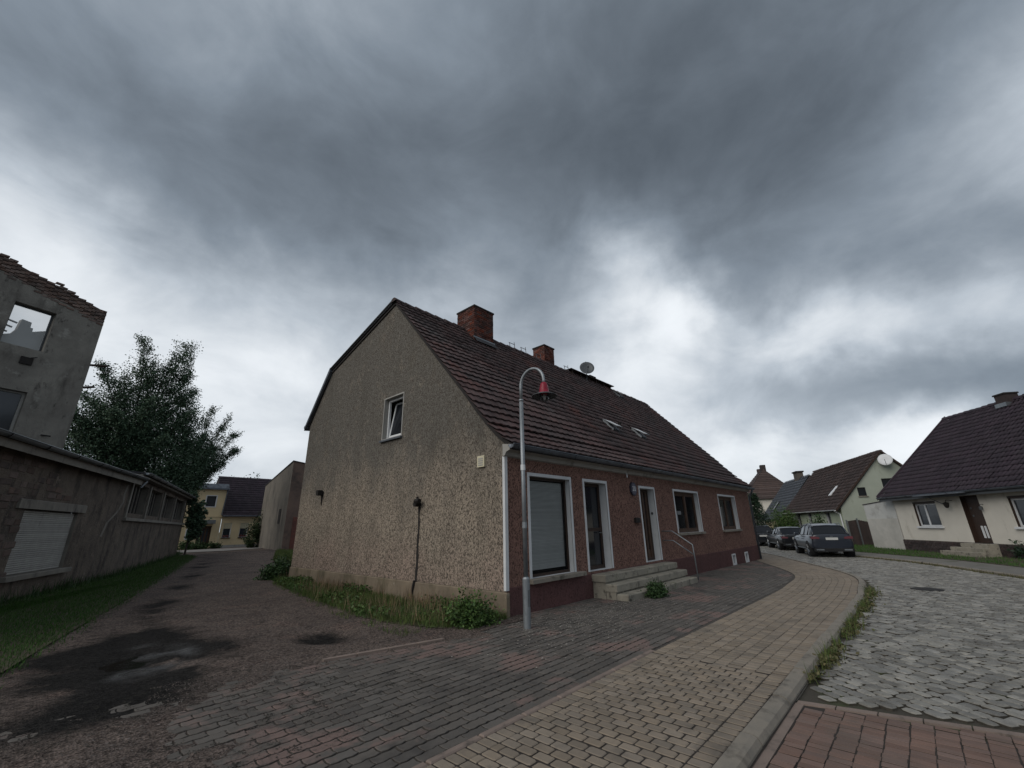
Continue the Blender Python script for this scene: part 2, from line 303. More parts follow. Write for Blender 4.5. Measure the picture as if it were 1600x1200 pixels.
class MB:
    def __init__(s, T=None): s.V = []; s.F = []; s.T = T or (lambda p: p)
    def add(s, pts, faces):
        b = len(s.V); s.V += [s.T(p) for p in pts]; s.F += [tuple(b+i for i in f) for f in faces]; return s
    def box(s, u0, u1, v0, v1, z0, z1):
        return s.add([(u0, v0, z0), (u1, v0, z0), (u1, v1, z0), (u0, v1, z0), (u0, v0, z1), (u1, v0, z1), (u1, v1, z1), (u0, v1, z1)],
                     [(0, 3, 2, 1), (4, 5, 6, 7), (0, 1, 5, 4), (1, 2, 6, 5), (2, 3, 7, 6), (3, 0, 4, 7)])
    def bevbox(s, u0, u1, v0, v1, z0, z1, c=.01):
        """box with chamfered vertical and top edges"""
        ring = lambda i, z: [(u0+i, v0+i, z), (u1-i, v0+i, z), (u1-i, v1-i, z), (u0+i, v1-i, z)]
        P = ring(0, z0)+ring(0, z1-c)+ring(c, z1)
        Fs = [(0, 3, 2, 1), (8, 9, 10, 11)]+[(r+i, r+(i+1) % 4, r+4+(i+1) % 4, r+4+i) for r in (0, 4) for i in range(4)]
        return s.add(P, Fs)
    def quad(s, *p): return s.add(p, [(0, 1, 2, 3)])
    def prism(s, poly, axis, a0, a1):
        """extrude polygon [(p,q)]: axis 'u' -> (a,p,q); 'v' -> (p,a,q); 'z' -> (p,q,a)"""
        f = {'u': lambda a, p, q: (a, p, q), 'v': lambda a, p, q: (p, a, q), 'z': lambda a, p, q: (p, q, a)}[axis]
        n = len(poly)
        return s.add([f(a0, *p) for p in poly]+[f(a1, *p) for p in poly],
                     [tuple(range(n)), tuple(range(2*n-1, n-1, -1))]+[(i, (i+1) % n, n+(i+1) % n, n+i) for i in range(n)])
    def tube(s, path, r, n=8, cap=True):
        path = [Vector(p) for p in path]; rr = r if isinstance(r, (list, tuple)) else [r]*len(path)
        b = len(s.V); prev = None
        for i, p in enumerate(path):
            t = (path[min(i+1, len(path)-1)]-path[max(i-1, 0)]).normalized()
            if prev is None: a = t.orthogonal().normalized()
            else: a = (prev-t*prev.dot(t)).normalized()
            prev = a; c = t.cross(a)
            s.V += [s.T(tuple(p+(a*math.cos(2*math.pi*k/n)+c*math.sin(2*math.pi*k/n))*rr[i])) for k in range(n)]
        for i in range(len(path)-1):
            s.F += [(b+i*n+k, b+i*n+(k+1) % n, b+(i+1)*n+(k+1) % n, b+(i+1)*n+k) for k in range(n)]
        if cap: s.F += [tuple(b+k for k in range(n-1, -1, -1)), tuple(b+(len(path)-1)*n+k for k in range(n))]
        return s
    def lathe(s, prof, c=(0, 0, 0), n=20):
        b = len(s.V)
        for r, z in prof: s.V += [s.T((c[0]+r*math.cos(2*math.pi*k/n), c[1]+r*math.sin(2*math.pi*k/n), c[2]+z)) for k in range(n)]
        for i in range(len(prof)-1): s.F += [(b+i*n+k, b+i*n+(k+1) % n, b+(i+1)*n+(k+1) % n, b+(i+1)*n+k) for k in range(n)]
        return s
    def wall(s, a0, a1, z0, top, holes, depth, mp, breaks=()):
        """face from a0..a1 with rectangular holes (a0,a1,z0,z1) and their reveals; top is z or f(a); mp(a,d,z) -> point"""
        tf = top if callable(top) else (lambda a: top)
        As = sorted({a0, a1, *breaks, *[h[0] for h in holes], *[h[1] for h in holes]}); As = [a for a in As if a0 <= a <= a1]
        Zs = sorted({z0, *[h[2] for h in holes], *[h[3] for h in holes]})
        smp = np.linspace(a0, a1, 600); tv = [tf(a) for a in smp]
        for Zc in Zs:
            As += [smp[i]+(smp[i+1]-smp[i])*(Zc-tv[i])/(tv[i+1]-tv[i]) for i in range(599) if (tv[i]-Zc)*(tv[i+1]-Zc) < 0]
        As = sorted(As)
        for x0, x1 in zip(As, As[1:]):
            xm = (x0+x1)/2
            for j, za in enumerate(Zs):
                zb = Zs[j+1] if j+1 < len(Zs) else None; zm = (za+zb)/2 if zb else None
                if zb and any(h[0] < xm < h[1] and h[2] < zm < h[3] for h in holes): continue
                t0, t1 = (min(zb, tf(x0)), min(zb, tf(x1))) if zb else (tf(x0), tf(x1))
                if max(t0, t1) <= za+1e-4: continue
                s.quad(mp(x0, 0, min(za, t0)), mp(x1, 0, min(za, t1)), mp(x1, 0, t1), mp(x0, 0, t0))
        return s
    def reveal(s, h, depth, mp):
        x0, x1, za, zb = h
        s.quad(mp(x0, 0, za), mp(x0, depth, za), mp(x0, depth, zb), mp(x0, 0, zb)); s.quad(mp(x1, 0, za), mp(x1, 0, zb), mp(x1, depth, zb), mp(x1, depth, za))
        s.quad(mp(x0, 0, zb), mp(x0, depth, zb), mp(x1, depth, zb), mp(x1, 0, zb)); s.quad(mp(x0, 0, za), mp(x1, 0, za), mp(x1, depth, za), mp(x0, depth, za))
        return s
    def build(s, name, mat, parent=None, smooth=False, **props):
        return obj(name, mk_mesh(name, s.V, s.F, mat, smooth), parent, **props)
def thing(name, label, cat, loc, rz=0., group=None):
    o = obj(name, None); o.location = loc; o.rotation_euler = (0, 0, rz); o['label'] = label; o['category'] = cat
    if group: o['group'] = group
    o.empty_display_size = .2
    return o
def tag(o, label, cat=None, group=None, kind=None):
    o['label'] = label
    if cat: o['category'] = cat
    if group: o['group'] = group
    if kind: o['kind'] = kind
    return o
FU = lambda a, d, z: (a, d, z)       # wall along u, inward v
def frame_rect(mb, h, w, d0, d1, mp):
    """four bars just inside rectangle h=(a0,a1,z0,z1)"""
    a0, a1, z0, z1 = h
    def bx(x0, x1, y0, y1):
        P = [mp(x, d, z) for d in (d0, d1) for x, z in ((x0, y0), (x1, y0), (x1, y1), (x0, y1))]
        mb.add(P, [(0, 1, 2, 3), (7, 6, 5, 4), (0, 4, 5, 1), (1, 5, 6, 2), (2, 6, 7, 3), (3, 7, 4, 0)])
    bx(a0, a1, z0, z0+w); bx(a0, a1, z1-w, z1); bx(a0, a0+w, z0+w, z1-w); bx(a1-w, a1, z0+w, z1-w)
    return bx
def piece(outline, inset, depth):
    """paving piece: outline polygon, chamfered top at z=0, skirt down to -depth"""
    n = len(outline); o = np.array(outline, float); c = o.mean(0); ins = o+(c-o)/np.linalg.norm(c-o, axis=1, keepdims=True)*inset
    V = [(x, y, -depth) for x, y in o]+[(x, y, -inset*.7) for x, y in o]+[(x, y, 0) for x, y in ins]
    F = [(r*n+i, r*n+(i+1) % n, (r+1)*n+(i+1) % n, (r+1)*n+i) for r in (0, 1) for i in range(n)]
    return np.array(V), F, tuple(range(2*n, 3*n))
def lay(parent, name, mat, variants, P, nmax=300, tilt=.012, zj=.003, dirt='joint'):
    """lay pieces at P rows (x,y,z,angle,variant): the nmax that show largest singly, the rest joined"""
    P = np.array(P); P = P[in_view(P[:, :3])]
    q = project(P[:, :3]); inside = (q[:, 0] > -10) & (q[:, 0] < 1610) & (q[:, 1] > -10) & (q[:, 1] < 1210)
    score = np.where(inside, 1/q[:, 2], 0); order = np.argsort(-score); big = set(order[:nmax].tolist())
    meshes = []
    def dirty_sides(me, flags): me.polygons.foreach_set('material_index', np.array(flags, np.int32)); return me
    nside = [len([f for f in F if max(f) < 2*(len(V)//3)]) for V, F, top in variants]       # skirt faces carry joint dirt
    cache = {}
    def mesh_of(v):
        if v not in cache:
            V, F, top = variants[v]; k = nside[v]; cache[v] = dirty_sides(mk_mesh(name, V, F+[top], [mat, dirt]), [1]*k+[0]*(len(F)+1-k))
        return cache[v]
    Vs, Fq, Ft, base, fl = [], [], [], 0, []
    for i, (x, y, z, a, v) in enumerate(P):
        V, F, top = variants[int(v)]
        rx, ry = RNG.normal(0, tilt, 2); zz = z+RNG.normal(0, zj)
        M_ = Matrix.Translation((x, y, zz))@Matrix.Rotation(a, 4, 'Z')@Matrix.Rotation(rx, 4, 'X')@Matrix.Rotation(ry, 4, 'Y')
        if i in big:
            o = obj(name, mesh_of(int(v)), parent); o.matrix_basis = M_
        else:
            m3 = np.array(M_)[:3, :3]; Vs.append(V@m3.T+np.array([x, y, zz]))
            Fq += [tuple(base+k for k in f) for f in F]; fl += [1]*nside[int(v)]+[0]*(len(F)-nside[int(v)]); Ft.append(tuple(base+k for k in top)); base += len(V)
    if Vs: obj(name+'_field', dirty_sides(mk_mesh(name+'_field', np.concatenate(Vs), Fq+Ft, [mat, dirt]), fl+[0]*len(Ft)), parent, kind='stuff')
def blades(P, zf, h0, h1, w, lean=.5):
    P = np.asarray(P); n = len(P); h = RNG.uniform(h0, h1, n)*RNG.uniform(.6, 1.1, n); a = RNG.uniform(0, 2*np.pi, n); b = RNG.uniform(0, 2*np.pi, n)
    z = zf(P[:, 0], P[:, 1]); dx, dy = np.cos(a)*w, np.sin(a)*w; lx, ly = np.cos(b)*h*lean*RNG.uniform(0, 1, n), np.sin(b)*h*lean*RNG.uniform(0, 1, n)
    A = np.stack([P[:, 0]-dx, P[:, 1]-dy, z-.01], 1); B = np.stack([P[:, 0]+dx, P[:, 1]+dy, z-.01], 1); C = np.stack([P[:, 0]+lx, P[:, 1]+ly, z+h], 1)
    return np.stack([A, B, C], 1).reshape(-1, 3), np.arange(3*n).reshape(-1, 3)
def leaves(C, size, droop=0.):
    """a small folded leaf (2 triangles) at every row of C"""
    C = np.asarray(C); n = len(C); d = RNG.normal(size=(n, 3)); d[:, 2] = d[:, 2]*.7-droop; d /= np.linalg.norm(d, axis=1, keepdims=True)
    s = np.cross(d, RNG.normal(size=(n, 3))); s /= np.linalg.norm(s, axis=1, keepdims=True)
    L = size*RNG.uniform(.6, 1.3, (n, 1)); 
    V = np.stack([C, C+d*L*.5+s*L*.32, C+d*L, C+d*L*.5-s*L*.32], 1).reshape(-1, 3)
    return V, np.arange(4*n).reshape(-1, 4)
def pip(P, poly):
    x, y = P[:, 0], P[:, 1]; ins = np.zeros(len(P), bool); n = len(poly)
    for i in range(n):
        (x0, y0), (x1, y1) = poly[i], poly[(i+1) % n]
        c = ((y0 > y) != (y1 > y)) & (x < (x1-x0)*(y-y0)/((y1-y0) or 1e-9)+x0); ins ^= c
    return ins
def scatter(poly, n):
    p = np.array(poly); out = np.zeros((0, 2))
    while len(out) < n:
        q = RNG.uniform(p.min(0), p.max(0), (n*2, 2)); out = np.concatenate([out, q[pip(q, poly)]])
    return out[:n]
def fbm(x, y, s=1., o=5, seed=0):
    """cheap smooth pseudo-noise in about -1..1"""
    v = np.zeros_like(x, float); r = np.random.default_rng(seed); amp = .5
    for k in range(o):
        for _ in range(3):
            a = r.uniform(0, 6.28); ph = r.uniform(0, 6.28); f = s*2**k*r.uniform(.8, 1.25)
            v += amp*np.sin((x*math.cos(a)+y*math.sin(a))*f+ph+1.3*np.sin((x*math.sin(a)-y*math.cos(a))*f*.7+ph*2))/2
        amp *= .55
    return v
def gz(x): return -.008*np.clip(np.asarray(x, float)-6, 0, 25)     # the street falls gently away from the corner
def K(p):
    """ground point seen at flat-ground position p, on the falling street"""
    x, y = p; f = 1.
    for _ in range(8): f = (H-float(gz(x*f)))/H
    return (x*f, y*f)

# ------------------------------------------------------------------ ground, lane, road, pavements
g_ = MB(); g_.quad((-900, -900, -.55), (1200, -900, -.55), (1200, 1200, -.55), (-900, 1200, -.55))
tag(g_.build('ground', 'ground', kind='structure'), 'dull green open ground reaching to the horizon', kind='structure')

def smooth(pts, step=.25):
    p = [np.array(q, float) for q in pts]; p = [2*p[0]-p[1]]+p+[2*p[-1]-p[-2]]; out = []
    for i in range(1, len(p)-2):
        n = max(2, int(np.linalg.norm(p[i+1]-p[i])/step))
        for t in np.linspace(0, 1, n, endpoint=False):
            out.append(.5*(2*p[i]+(p[i+1]-p[i-1])*t+(2*p[i-1]-5*p[i]+4*p[i+1]-p[i+2])*t*t+(3*p[i]-p[i-1]-3*p[i+1]+p[i+2])*t**3))
    return np.array(out+[p[-2]])
KERB = smooth([(-6, 1.44), (0, 1.44), (6, 1.44), (12.2, 1.44), K((13.73, 1.47)), K((15.84, 1.66)), K((17.79, 2.28)), K((21.02, 3.87)), K((25., 5.9)), (36, 11.6), (48, 18)])
def arc(poly):
    seg = np.diff(poly, axis=0); ln = np.linalg.norm(seg, axis=1); s = np.concatenate([[0], np.cumsum(ln)])
    tg = np.concatenate([seg/ln[:, None], (seg[-1:]/ln[-1])]); return s, tg
KS, KT = arc(KERB)
def kerb_at(s, t):
    """point at arc length s along the kerb, t metres to its house side, and its heading"""
    i = int(np.clip(np.searchsorted(KS, s)-1, 0, len(KS)-2)); f = (s-KS[i])/(KS[i+1]-KS[i]); p = KERB[i]*(1-f)+KERB[i+1]*f
    tn = KT[i]*(1-f)+KT[min(i+1, len(KT)-1)]*f; tn = tn/np.linalg.norm(tn)
    return p[0]-tn[1]*t, p[1]+tn[0]*t, math.atan2(tn[1], tn[0])
def kerb_t(P):
    P = np.atleast_2d(P); out = np.empty(len(P))
    for a in range(0, len(P), 2000):
        q = P[a:a+2000]; d = ((q[:, None, :]-KERB[None])**2).sum(2); i = d.argmin(1); r = q-KERB[i]
        out[a:a+2000] = KT[i][:, 0]*r[:, 1]-KT[i][:, 1]*r[:, 0]
    return out
def ribbon(name, mat, s0, s1, t0, t1, dz, step=.4):
    b = MB(); n = int((s1-s0)/step)
    for i in range(n+1):
        s = s0+(s1-s0)*i/n
        for t in (t0, t1):
            x, y, _ = kerb_at(s, t); b.V.append((x, y, float(gz(x))+dz))
    b.F = [(2*i, 2*i+2, 2*i+3, 2*i+1) for i in range(n)]
    return b.build(name, mat)
BW = 1.52                                                     # width of the pale pavement band
SIDE = ribbon('sidewalk', 'joint', 0, 47, -.02, BW, -.0075); tag(SIDE, 'pale block pavement curving along the kerb', kind='structure')
var = []; BL, BP = .1605, .1065
for k in range(4):
    l, w = BL/2-.0060, BP/2-.0085; c = .008+.003*k
    var.append(piece([(-l+c, -w), (l-c, -w), (l, -w+c*.7), (l, w-c*.7), (l-c, w), (-l+c, w), (-l, w-c*.7), (-l, -w+c*.7)], .008, .035))
half = piece([(-.036, -.048), (.036, -.048), (.036, .048), (-.036, .048)], .008, .035); var.append(half)
P = []
s_edge = 6+5.85
for r in range(int(s_edge/BP)):                               # near part: blocks lie across the pavement
    s = r*BP+.05
    for t in (BL/2, BW-BL/2): x, y, a = kerb_at(s, t); P.append((x, y, float(gz(x)), a+math.pi/2, RNG.integers(4)))
    off = r % 2; t = BL
    while t < BW-BL-.03:
        L_ = BL/2 if (off and t < BL+.01) else min(BL, BW-BL-t)
        x, y, a = kerb_at(s, t+L_/2); P.append((x, y, float(gz(x)), a+math.pi/2, 4 if L_ < .13 else RNG.integers(4))); t += L_
for c in range(10):                                           # far part: long joints run with the kerb
    t = .076+c*.152; s = s_edge+BP/2*(c % 2)
    while s < 44:
        x, y, a = kerb_at(s, t); P.append((x, y, float(gz(x)), a+math.pi/2, RNG.integers(4))); s += BP
lay(SIDE, 'paver', 'yellow_paver', var, P, tilt=.007, zj=.0014)

KB = ribbon('kerb', 'joint', 0, 50, -.16, -.02, -.06); tag(KB, 'worn concrete kerb between pavement and road', kind='structure')
kprof = [(-.155, -.14), (-.15, -.03), (-.125, .008), (-.09, .022), (-.01, .022), (-.005, -.12)]
s = 5.2; kmesh = {}
while s < 46:
    L_ = .98; b = MB(); x, y, a = kerb_at(s+.5, 0)
    b.prism(kprof, 'u', -L_/2, L_/2)
    if 'k' not in kmesh: kmesh['k'] = mk_mesh('kerb_stone', b.V, b.F, 'kerb_stone')
    o = obj('kerb_stone', kmesh['k'], KB); low = -.012 if x < 6 else 0
    o.matrix_basis = Matrix.Translation((x, y, float(gz(x))+low+RNG.normal(0, .004)))@Matrix.Rotation(a+RNG.normal(0, .006), 4, 'Z'); s += 1.0

FORE = [(-1.5, 2.97), (23.9, 2.97), (30, 8), (30, 8.5), (24, 6.05), (6.3, 6.0), (6.25, 5.75), (4.6, 5.62), (2.9, 6.0), (-1.5, 6.4)]
INX, INY = np.array([kerb_at(q, BW)[:2] for q in np.arange(2, 44, .3)]).T
fo = MB(); nx = 60
for i in range(nx+1):
    x = -2+30*i/nx; lo = max(2.9, float(np.interp(x, INX, INY))); dz_ = -.016 if x < 7 else -.010
    fo.V += [(x, lo, float(gz(x))+dz_), (x, max(lo, 6.15+max(0, x-23.6)*.6), float(gz(x))+dz_)]
fo.F = [(2*i, 2*i+2, 2*i+3, 2*i+1) for i in range(nx)]
surf('dusty_joint', (.078, .068, .06), (.052, .046, .041), 5, .98, ((60, .006),)); FC = fo.build('forecourt', 'dusty_joint'); tag(FC, 'worn grey and reddish block paving in front of the house', kind='structure')
var = []
for k in range(4):                                            # wavy interlocking blocks
    l, w = .212/2, .116/2; j = .012
    var.append(piece([(-l, -w+j), (-l*.55, -w), (0, -w+j), (l*.55, -w), (l, -w+j), (l-.008, 0), (l, w-j*0-.001), (l*.55, w-.012), (0, w-.001), (-l*.55, w-.012), (-l, w-.001), (-l-.008, 0)], .005, .03))
P = []
for r in range(40):
    y = 3.075+r*.1235
    for c in range(150):
        x = -1.2+c*.2245+.112*(r % 2)
        P.append((x, y, float(gz(x)), RNG.normal(0, .01), RNG.integers(4)))
P = np.array(P); ok = pip(P[:, :2], FORE) & (kerb_t(P[:, :2]) > BW+.09); P = P[ok]
P[:, 2] += .005*fbm(P[:, 0], P[:, 1], 1.1, 3, 4)*(P[:, 0] < 6.5)-.003
lay(FC, 'paver', 'grey_paver', var, P, tilt=.013, zj=.002, dirt='dusty_joint')
b = MB()
for i in range(12): b.bevbox(-.3+i*.52, .2+i*.52, 2.955, 3.0+.02, -.1, .008, .01)
for i in range(4):
    t = i/4; x0, y0 = 2.9+1.65*t, 6.03-.40*t; x1, y1 = 2.9+1.65*(t+.24), 6.03-.40*(t+.24)
    b.prism([(x0, y0-.035), (x1, y1-.035), (x1, y1+.035), (x0, y0+.035)], 'z', -.1, .022)
b.build('edging_strip', 'edging', FC)

# red block crossing and cobbled road
ED = smooth([(4.0, -9), (9.5, -6.5), K((15., -4.1)), K((18.88, -1.76)), K((23.18, .48)), K((25.67, 2.43)), (33.2, 6.0), (42, 10.3), (54, 16)])
rs = MB(); rs.add([(-3, -8, -.0785), (5.45, -8, -.0785), (5.45, 1.36, -.0785), (-3, 1.36, -.0785)], [(0, 1, 2, 3)])
RB = rs.build('red_crossing', 'joint'); tag(RB, 'reddish block crossing in the road', kind='structure')
var = [piece([(-.0342, -.0705), (.0342, -.0705), (.0342, .0705), (-.0342, .0705)], .0035, .03)]
P = []
redline = lambda y: 5.40+(1.3-y)*.24
for c in range(24):
    y = 1.13-c*.149; x = .9+RNG.uniform(0, .12)
    while x < redline(y)-.1:
        P.append((x, y+RNG.normal(0, .003), -.072, RNG.normal(0, .006), 0)); x += .0765
P = np.array(P); P[:, 2] += .003*fbm(P[:, 0], P[:, 1], 1.4, 3, 9)
lay(RB, 'red_paver', 'red_paver', var, P, tilt=.007, zj=.0014)
eb = MB()
for i in range(9): 
    y0, y1 = 1.27-i*.3, 1.27-i*.3-.29; eb.prism([(redline(y0)-.06, y0), (redline(y1)-.06, y1), (redline(y1)+.02, y1), (redline(y0)+.02, y0)], 'z', -.15, -.066)
eb.prism([(1.0, 1.285), (5.36, 1.285), (5.36, 1.212), (1.0, 1.212)], 'z', -.15, -.069)
eb.build('edging_strip', 'edging', RB)

rd = MB(); n = 90  # bed of the setts
for i in range(n+1):
    x = 4.5+(70-4.5)*i/n; rd.V += [(x, -40, float(gz(x))-.085), (x, 45, float(gz(x))-.085)]
rd.F = [(2*i, 2*i+2, 2*i+3, 2*i+1) for i in range(n)]
surf('sand_joint', (.062, .054, .043), (.038, .034, .027), 6, .98, ((60, .006),), layers=(((.05, .06, .026), 1.5, .55, .68, None),)); RD = rd.build('road', 'sand_joint'); tag(RD, 'cobbled road of pale granite setts bending left', kind='structure')
var = []; P = []; th = R(52); ca, sa = math.cos(th), math.sin(th); GAP = .0065
row_v = lambda r, u: r*.124+.022*math.sin(u*1.1+.3*math.sin(r*.7))+.010*math.sin(u*2.9+r*1.7)
def sett(q):
    """worn stone from four ground corners: cut corners, chamfer, slightly domed uneven top"""
    q = np.array(q); c = q.mean(0); o_ = []
    for i in range(4):
        p, a_, b_ = q[i], q[i-1], q[(i+1) % 4]; k = RNG.uniform(.13, .24)
        for e in (a_, b_): o_.append(p+(e-p)*k*(1 if e is a_ else .9))
    o_ = np.array(o_)-c; o_ *= (1-2*GAP/np.maximum(.09, 2*np.linalg.norm(o_, axis=1, keepdims=True)))*RNG.uniform(.97, 1.0)
    V, F, top = piece(o_, .012, .05); V[16:, 2] += RNG.normal(0, .0016, 8); V = np.concatenate([V, [[0, 0, .004]]]); cc = len(V)-1
    F = F+[(top[i], top[(i+1) % 8], cc) for i in range(8)]
    return c, (V, F[:-1], F[-1])
for r in range(-240, 30):
    u = -14+RNG.uniform(0, .16); jl = RNG.uniform(-.012, .012, 2)
    while u < 44:
        L_ = RNG.uniform(.128, .188); v = r*.124; x, y = (u+L_/2)*ca-v*sa, (u+L_/2)*sa+v*ca
        jr = RNG.uniform(-.012, .012, 2)
        if 5.2 < x < 44 and -11 < y < 17 and y > np.interp(x, ED[:, 0], ED[:, 1])-.3 and y < np.interp(x, KERB[:, 0], KERB[:, 1])+.1 and x > redline(y)-.2 and in_view(np.array([[x, y, 0]]), 200)[0]:
            q = [(u+jl[0], row_v(r, u)), (u+L_+jr[0], row_v(r, u+L_)), (u+L_+jr[1], row_v(r+1, u+L_)), (u+jl[1], row_v(r+1, u))]
            c, g3 = sett([(a*ca-b_*sa, a*sa+b_*ca) for a, b_ in q]); P.append((c[0], c[1], 0, 0, len(var))); var.append(g3)
        jl = jr; u += L_
P = np.array(P); P = P[in_view(np.c_[P[:, :2], np.zeros(len(P))], 200)]
edx = np.interp(P[:, 0], ED[:, 0], ED[:, 1])
ok = (kerb_t(P[:, :2]) < -.25) & (P[:, 1] > edx+.1) & (P[:, 0] > redline(P[:, 1])+.11); P = P[ok]
dk = -kerb_t(P[:, :2])
P[:, 2] = gz(P[:, 0])-.064+.008*fbm(P[:, 0], P[:, 1], .9, 4, 2)
lay(RD, 'sett', 'granite', var, P, tilt=.028, zj=.0035, dirt='sand_joint')

# far side of the road: low kerb, footway and grass verge
es, et = arc(ED)
def strip(name, mat, t0, t1, dz, label):
    b = MB()
    for p, t in zip(ED[::2], et[::2]):
        for q in (t0, t1): x, y = p[0]+t[1]*q, p[1]-t[0]*q; b.V.append((x, y, float(gz(p[0]))+dz))
    n = len(b.V)//2; b.F = [(2*i, 2*i+1, 2*i+3, 2*i+2) for i in range(n-1)]
    return tag(b.build(name, mat), label, kind='structure')
FK = strip('far_kerb', 'joint', 0, .12, -.05, 'low stone kerb along the far side of the road')
fk = MB(); fk.bevbox(-.48, .48, -.06, .06, -.15, .03, .02); fkm = mk_mesh('kerb_stone', fk.V, fk.F, 'kerb_stone')
s = 0
while s < es[-1]-1:
    i = int(np.searchsorted(es, s)); p, t = ED[i], et[i]
    if in_view(np.array([[p[0], p[1], 0]]))[0]:
        o = obj('kerb_stone', fkm, FK); o.matrix_basis = Matrix.Translation((p[0]+t[1]*.06, p[1]-t[0]*.06, float(gz(p[0])-.02)))@Matrix.Rotation(math.atan2(t[1], t[0]), 4, 'Z')
    s += .98
strip('far_footway', 'path_grey', .12, 1.75, .0, 'grey footway on the far side of the road')
strip('far_verge', 'soil', 1.75, 9.0, .012, 'grass verge in front of the cream house')
vp = []
for i in range(0, len(ED)-1):
    if 12 < ED[i][0] < 50:
        for _ in range(170):
            q = 1.8+RNG.uniform(0, 1)**1.3*4.2; f = RNG.uniform(); p = ED[i]*(1-f)+ED[i+1]*f; vp.append((p[0]+et[i][1]*q, p[1]-et[i][0]*q))
V, F = blades(vp, lambda x, y: gz(x)+.012, .05, .14, .010)
tag(obj('verge_grass', np_mesh('verge_grass', V, F, 'grass_blade')), 'short grass on the verge in front of the cream house', 'grass', kind='stuff')
vp = []
for i in range(0, len(ED)-1):
    if 12 < ED[i][0] < 36:
        for _ in range(26): q = RNG.normal(-.06, .05); f = RNG.uniform(); p = ED[i]*(1-f)+ED[i+1]*f; vp.append((p[0]+et[i][1]*q, p[1]-et[i][0]*q))
V, F = blades(vp, lambda x, y: gz(x)-.07, .04, .12, .012)
tag(obj('gutter_grass', np_mesh('gutter_grass', V, F, 'weed_leaf')), 'grass tufts growing along the far gutter of the road', 'grass', kind='stuff')
b = MB(); cx, cy = K((15.0, .25)); b.lathe([(.0, .012), (.30, .012), (.33, .006), (.33, -.03)], (cx, cy, float(gz(cx))-.062), 24)
tag(b.build('manhole_cover', 'black_iron'), 'dark round manhole cover set in the cobbled road', 'manhole cover')

# lane: rutted gravel with wet tracks and a pothole puddle
ys = np.concatenate([np.arange(2.0, 14, .07), np.arange(14, 30, .25), np.arange(30, 90, 1.)])
xs = np.concatenate([np.arange(-40, -6, 2.), np.arange(-6, 7, .07), np.arange(7, 45, 1.)])
X, Y = np.meshgrid(xs, ys); fine = np.clip((18-Y)/6, 0, 1)
Z = .016*fbm(X, Y, .8, 4, 1)+.010*fine*fbm(X, Y, 7, 4, 3)+.004*fine*fbm(X, Y, 40, 2, 5)
lane_c = lambda y: np.interp(y, [5, 7, 10, 16, 24, 37, 48], [1.6, 2.1, 2.7, 4.3, 6.6, 10.0, 12.6])
rut = lambda off, w: np.exp(-((X-lane_c(Y)-off)/w)**2)
Z -= .02*(rut(-1.15, .35)+rut(.75, .35))*np.clip((Y-6)/3, 0, 1)
pot = np.exp(-(((X-1.35)/.62)**2+((Y-8.1)/1.05)**2)); pot2 = np.exp(-(((X-3.5)/.35)**2+((Y-7.35)/.55)**2))
Z -= .075*pot*(1+.35*fbm(X, Y, 6, 3, 8))+.06*pot2
S_ = lambda a: np.clip(a, 0, 1)**2*(3-2*np.clip(a, 0, 1))
edge = 5.95+.25*fbm(X, Y, 1.3, 3, 6)+np.clip(X-2.9, 0, 9)*-.25
inpave = S_((edge-Y)/.5)
Zp = -.045+.052*S_((2.35-X+.5*fbm(X, Y, 1.2, 4, 11))/1.5)+.012*S_((1.3-X)/.6)+.012*fbm(X, Y, 4, 5, 12)+.010*fbm(X, Y, 17, 4, 13)
Z = Z*(1-inpave)+Zp*inpave
wet = np.clip(rut(-1.2, .5)*(.36+.55*fbm(X, Y, 1.5, 5, 21)), 0, 1)*np.clip((Y-7)/2, 0, 1)
wet = np.clip(wet+1.25*np.exp(-(((X-1.25)/1.2)**2+((Y-8.2)/2.0)**2))*(.75+.75*fbm(X, Y, 2.6, 5, 22))+.8*pot2*(1+.4*fbm(X, Y, 5, 3, 23))+.55*np.exp(-(((X-.5)/.9)**2+((Y-6.4)/1.0)**2))*(.8+.5*fbm(X, Y, 2.5, 4, 24)), 0, 1)
gloss = np.clip(np.exp(-(((X-1.45)/.55)**2+((Y-8.2)/1.0)**2))*(.75+1.1*fbm(X, Y, 3.5, 4, 25)), 0, 1)
ny, nx = X.shape; idx = np.arange(ny*nx).reshape(ny, nx)
F = np.stack([idx[:-1, :-1], idx[:-1, 1:], idx[1:, 1:], idx[1:, :-1]], -1).reshape(-1, 4)
xc = (X[:-1, :-1]+X[1:, 1:]).ravel()/2; yc = (Y[:-1, :-1]+Y[1:, 1:]).ravel()/2
keep = ~((xc > 6.6) & (yc < 15.7)) & ~((yc < 5.6) & ((xc > 5.2) | (xc < -5)))
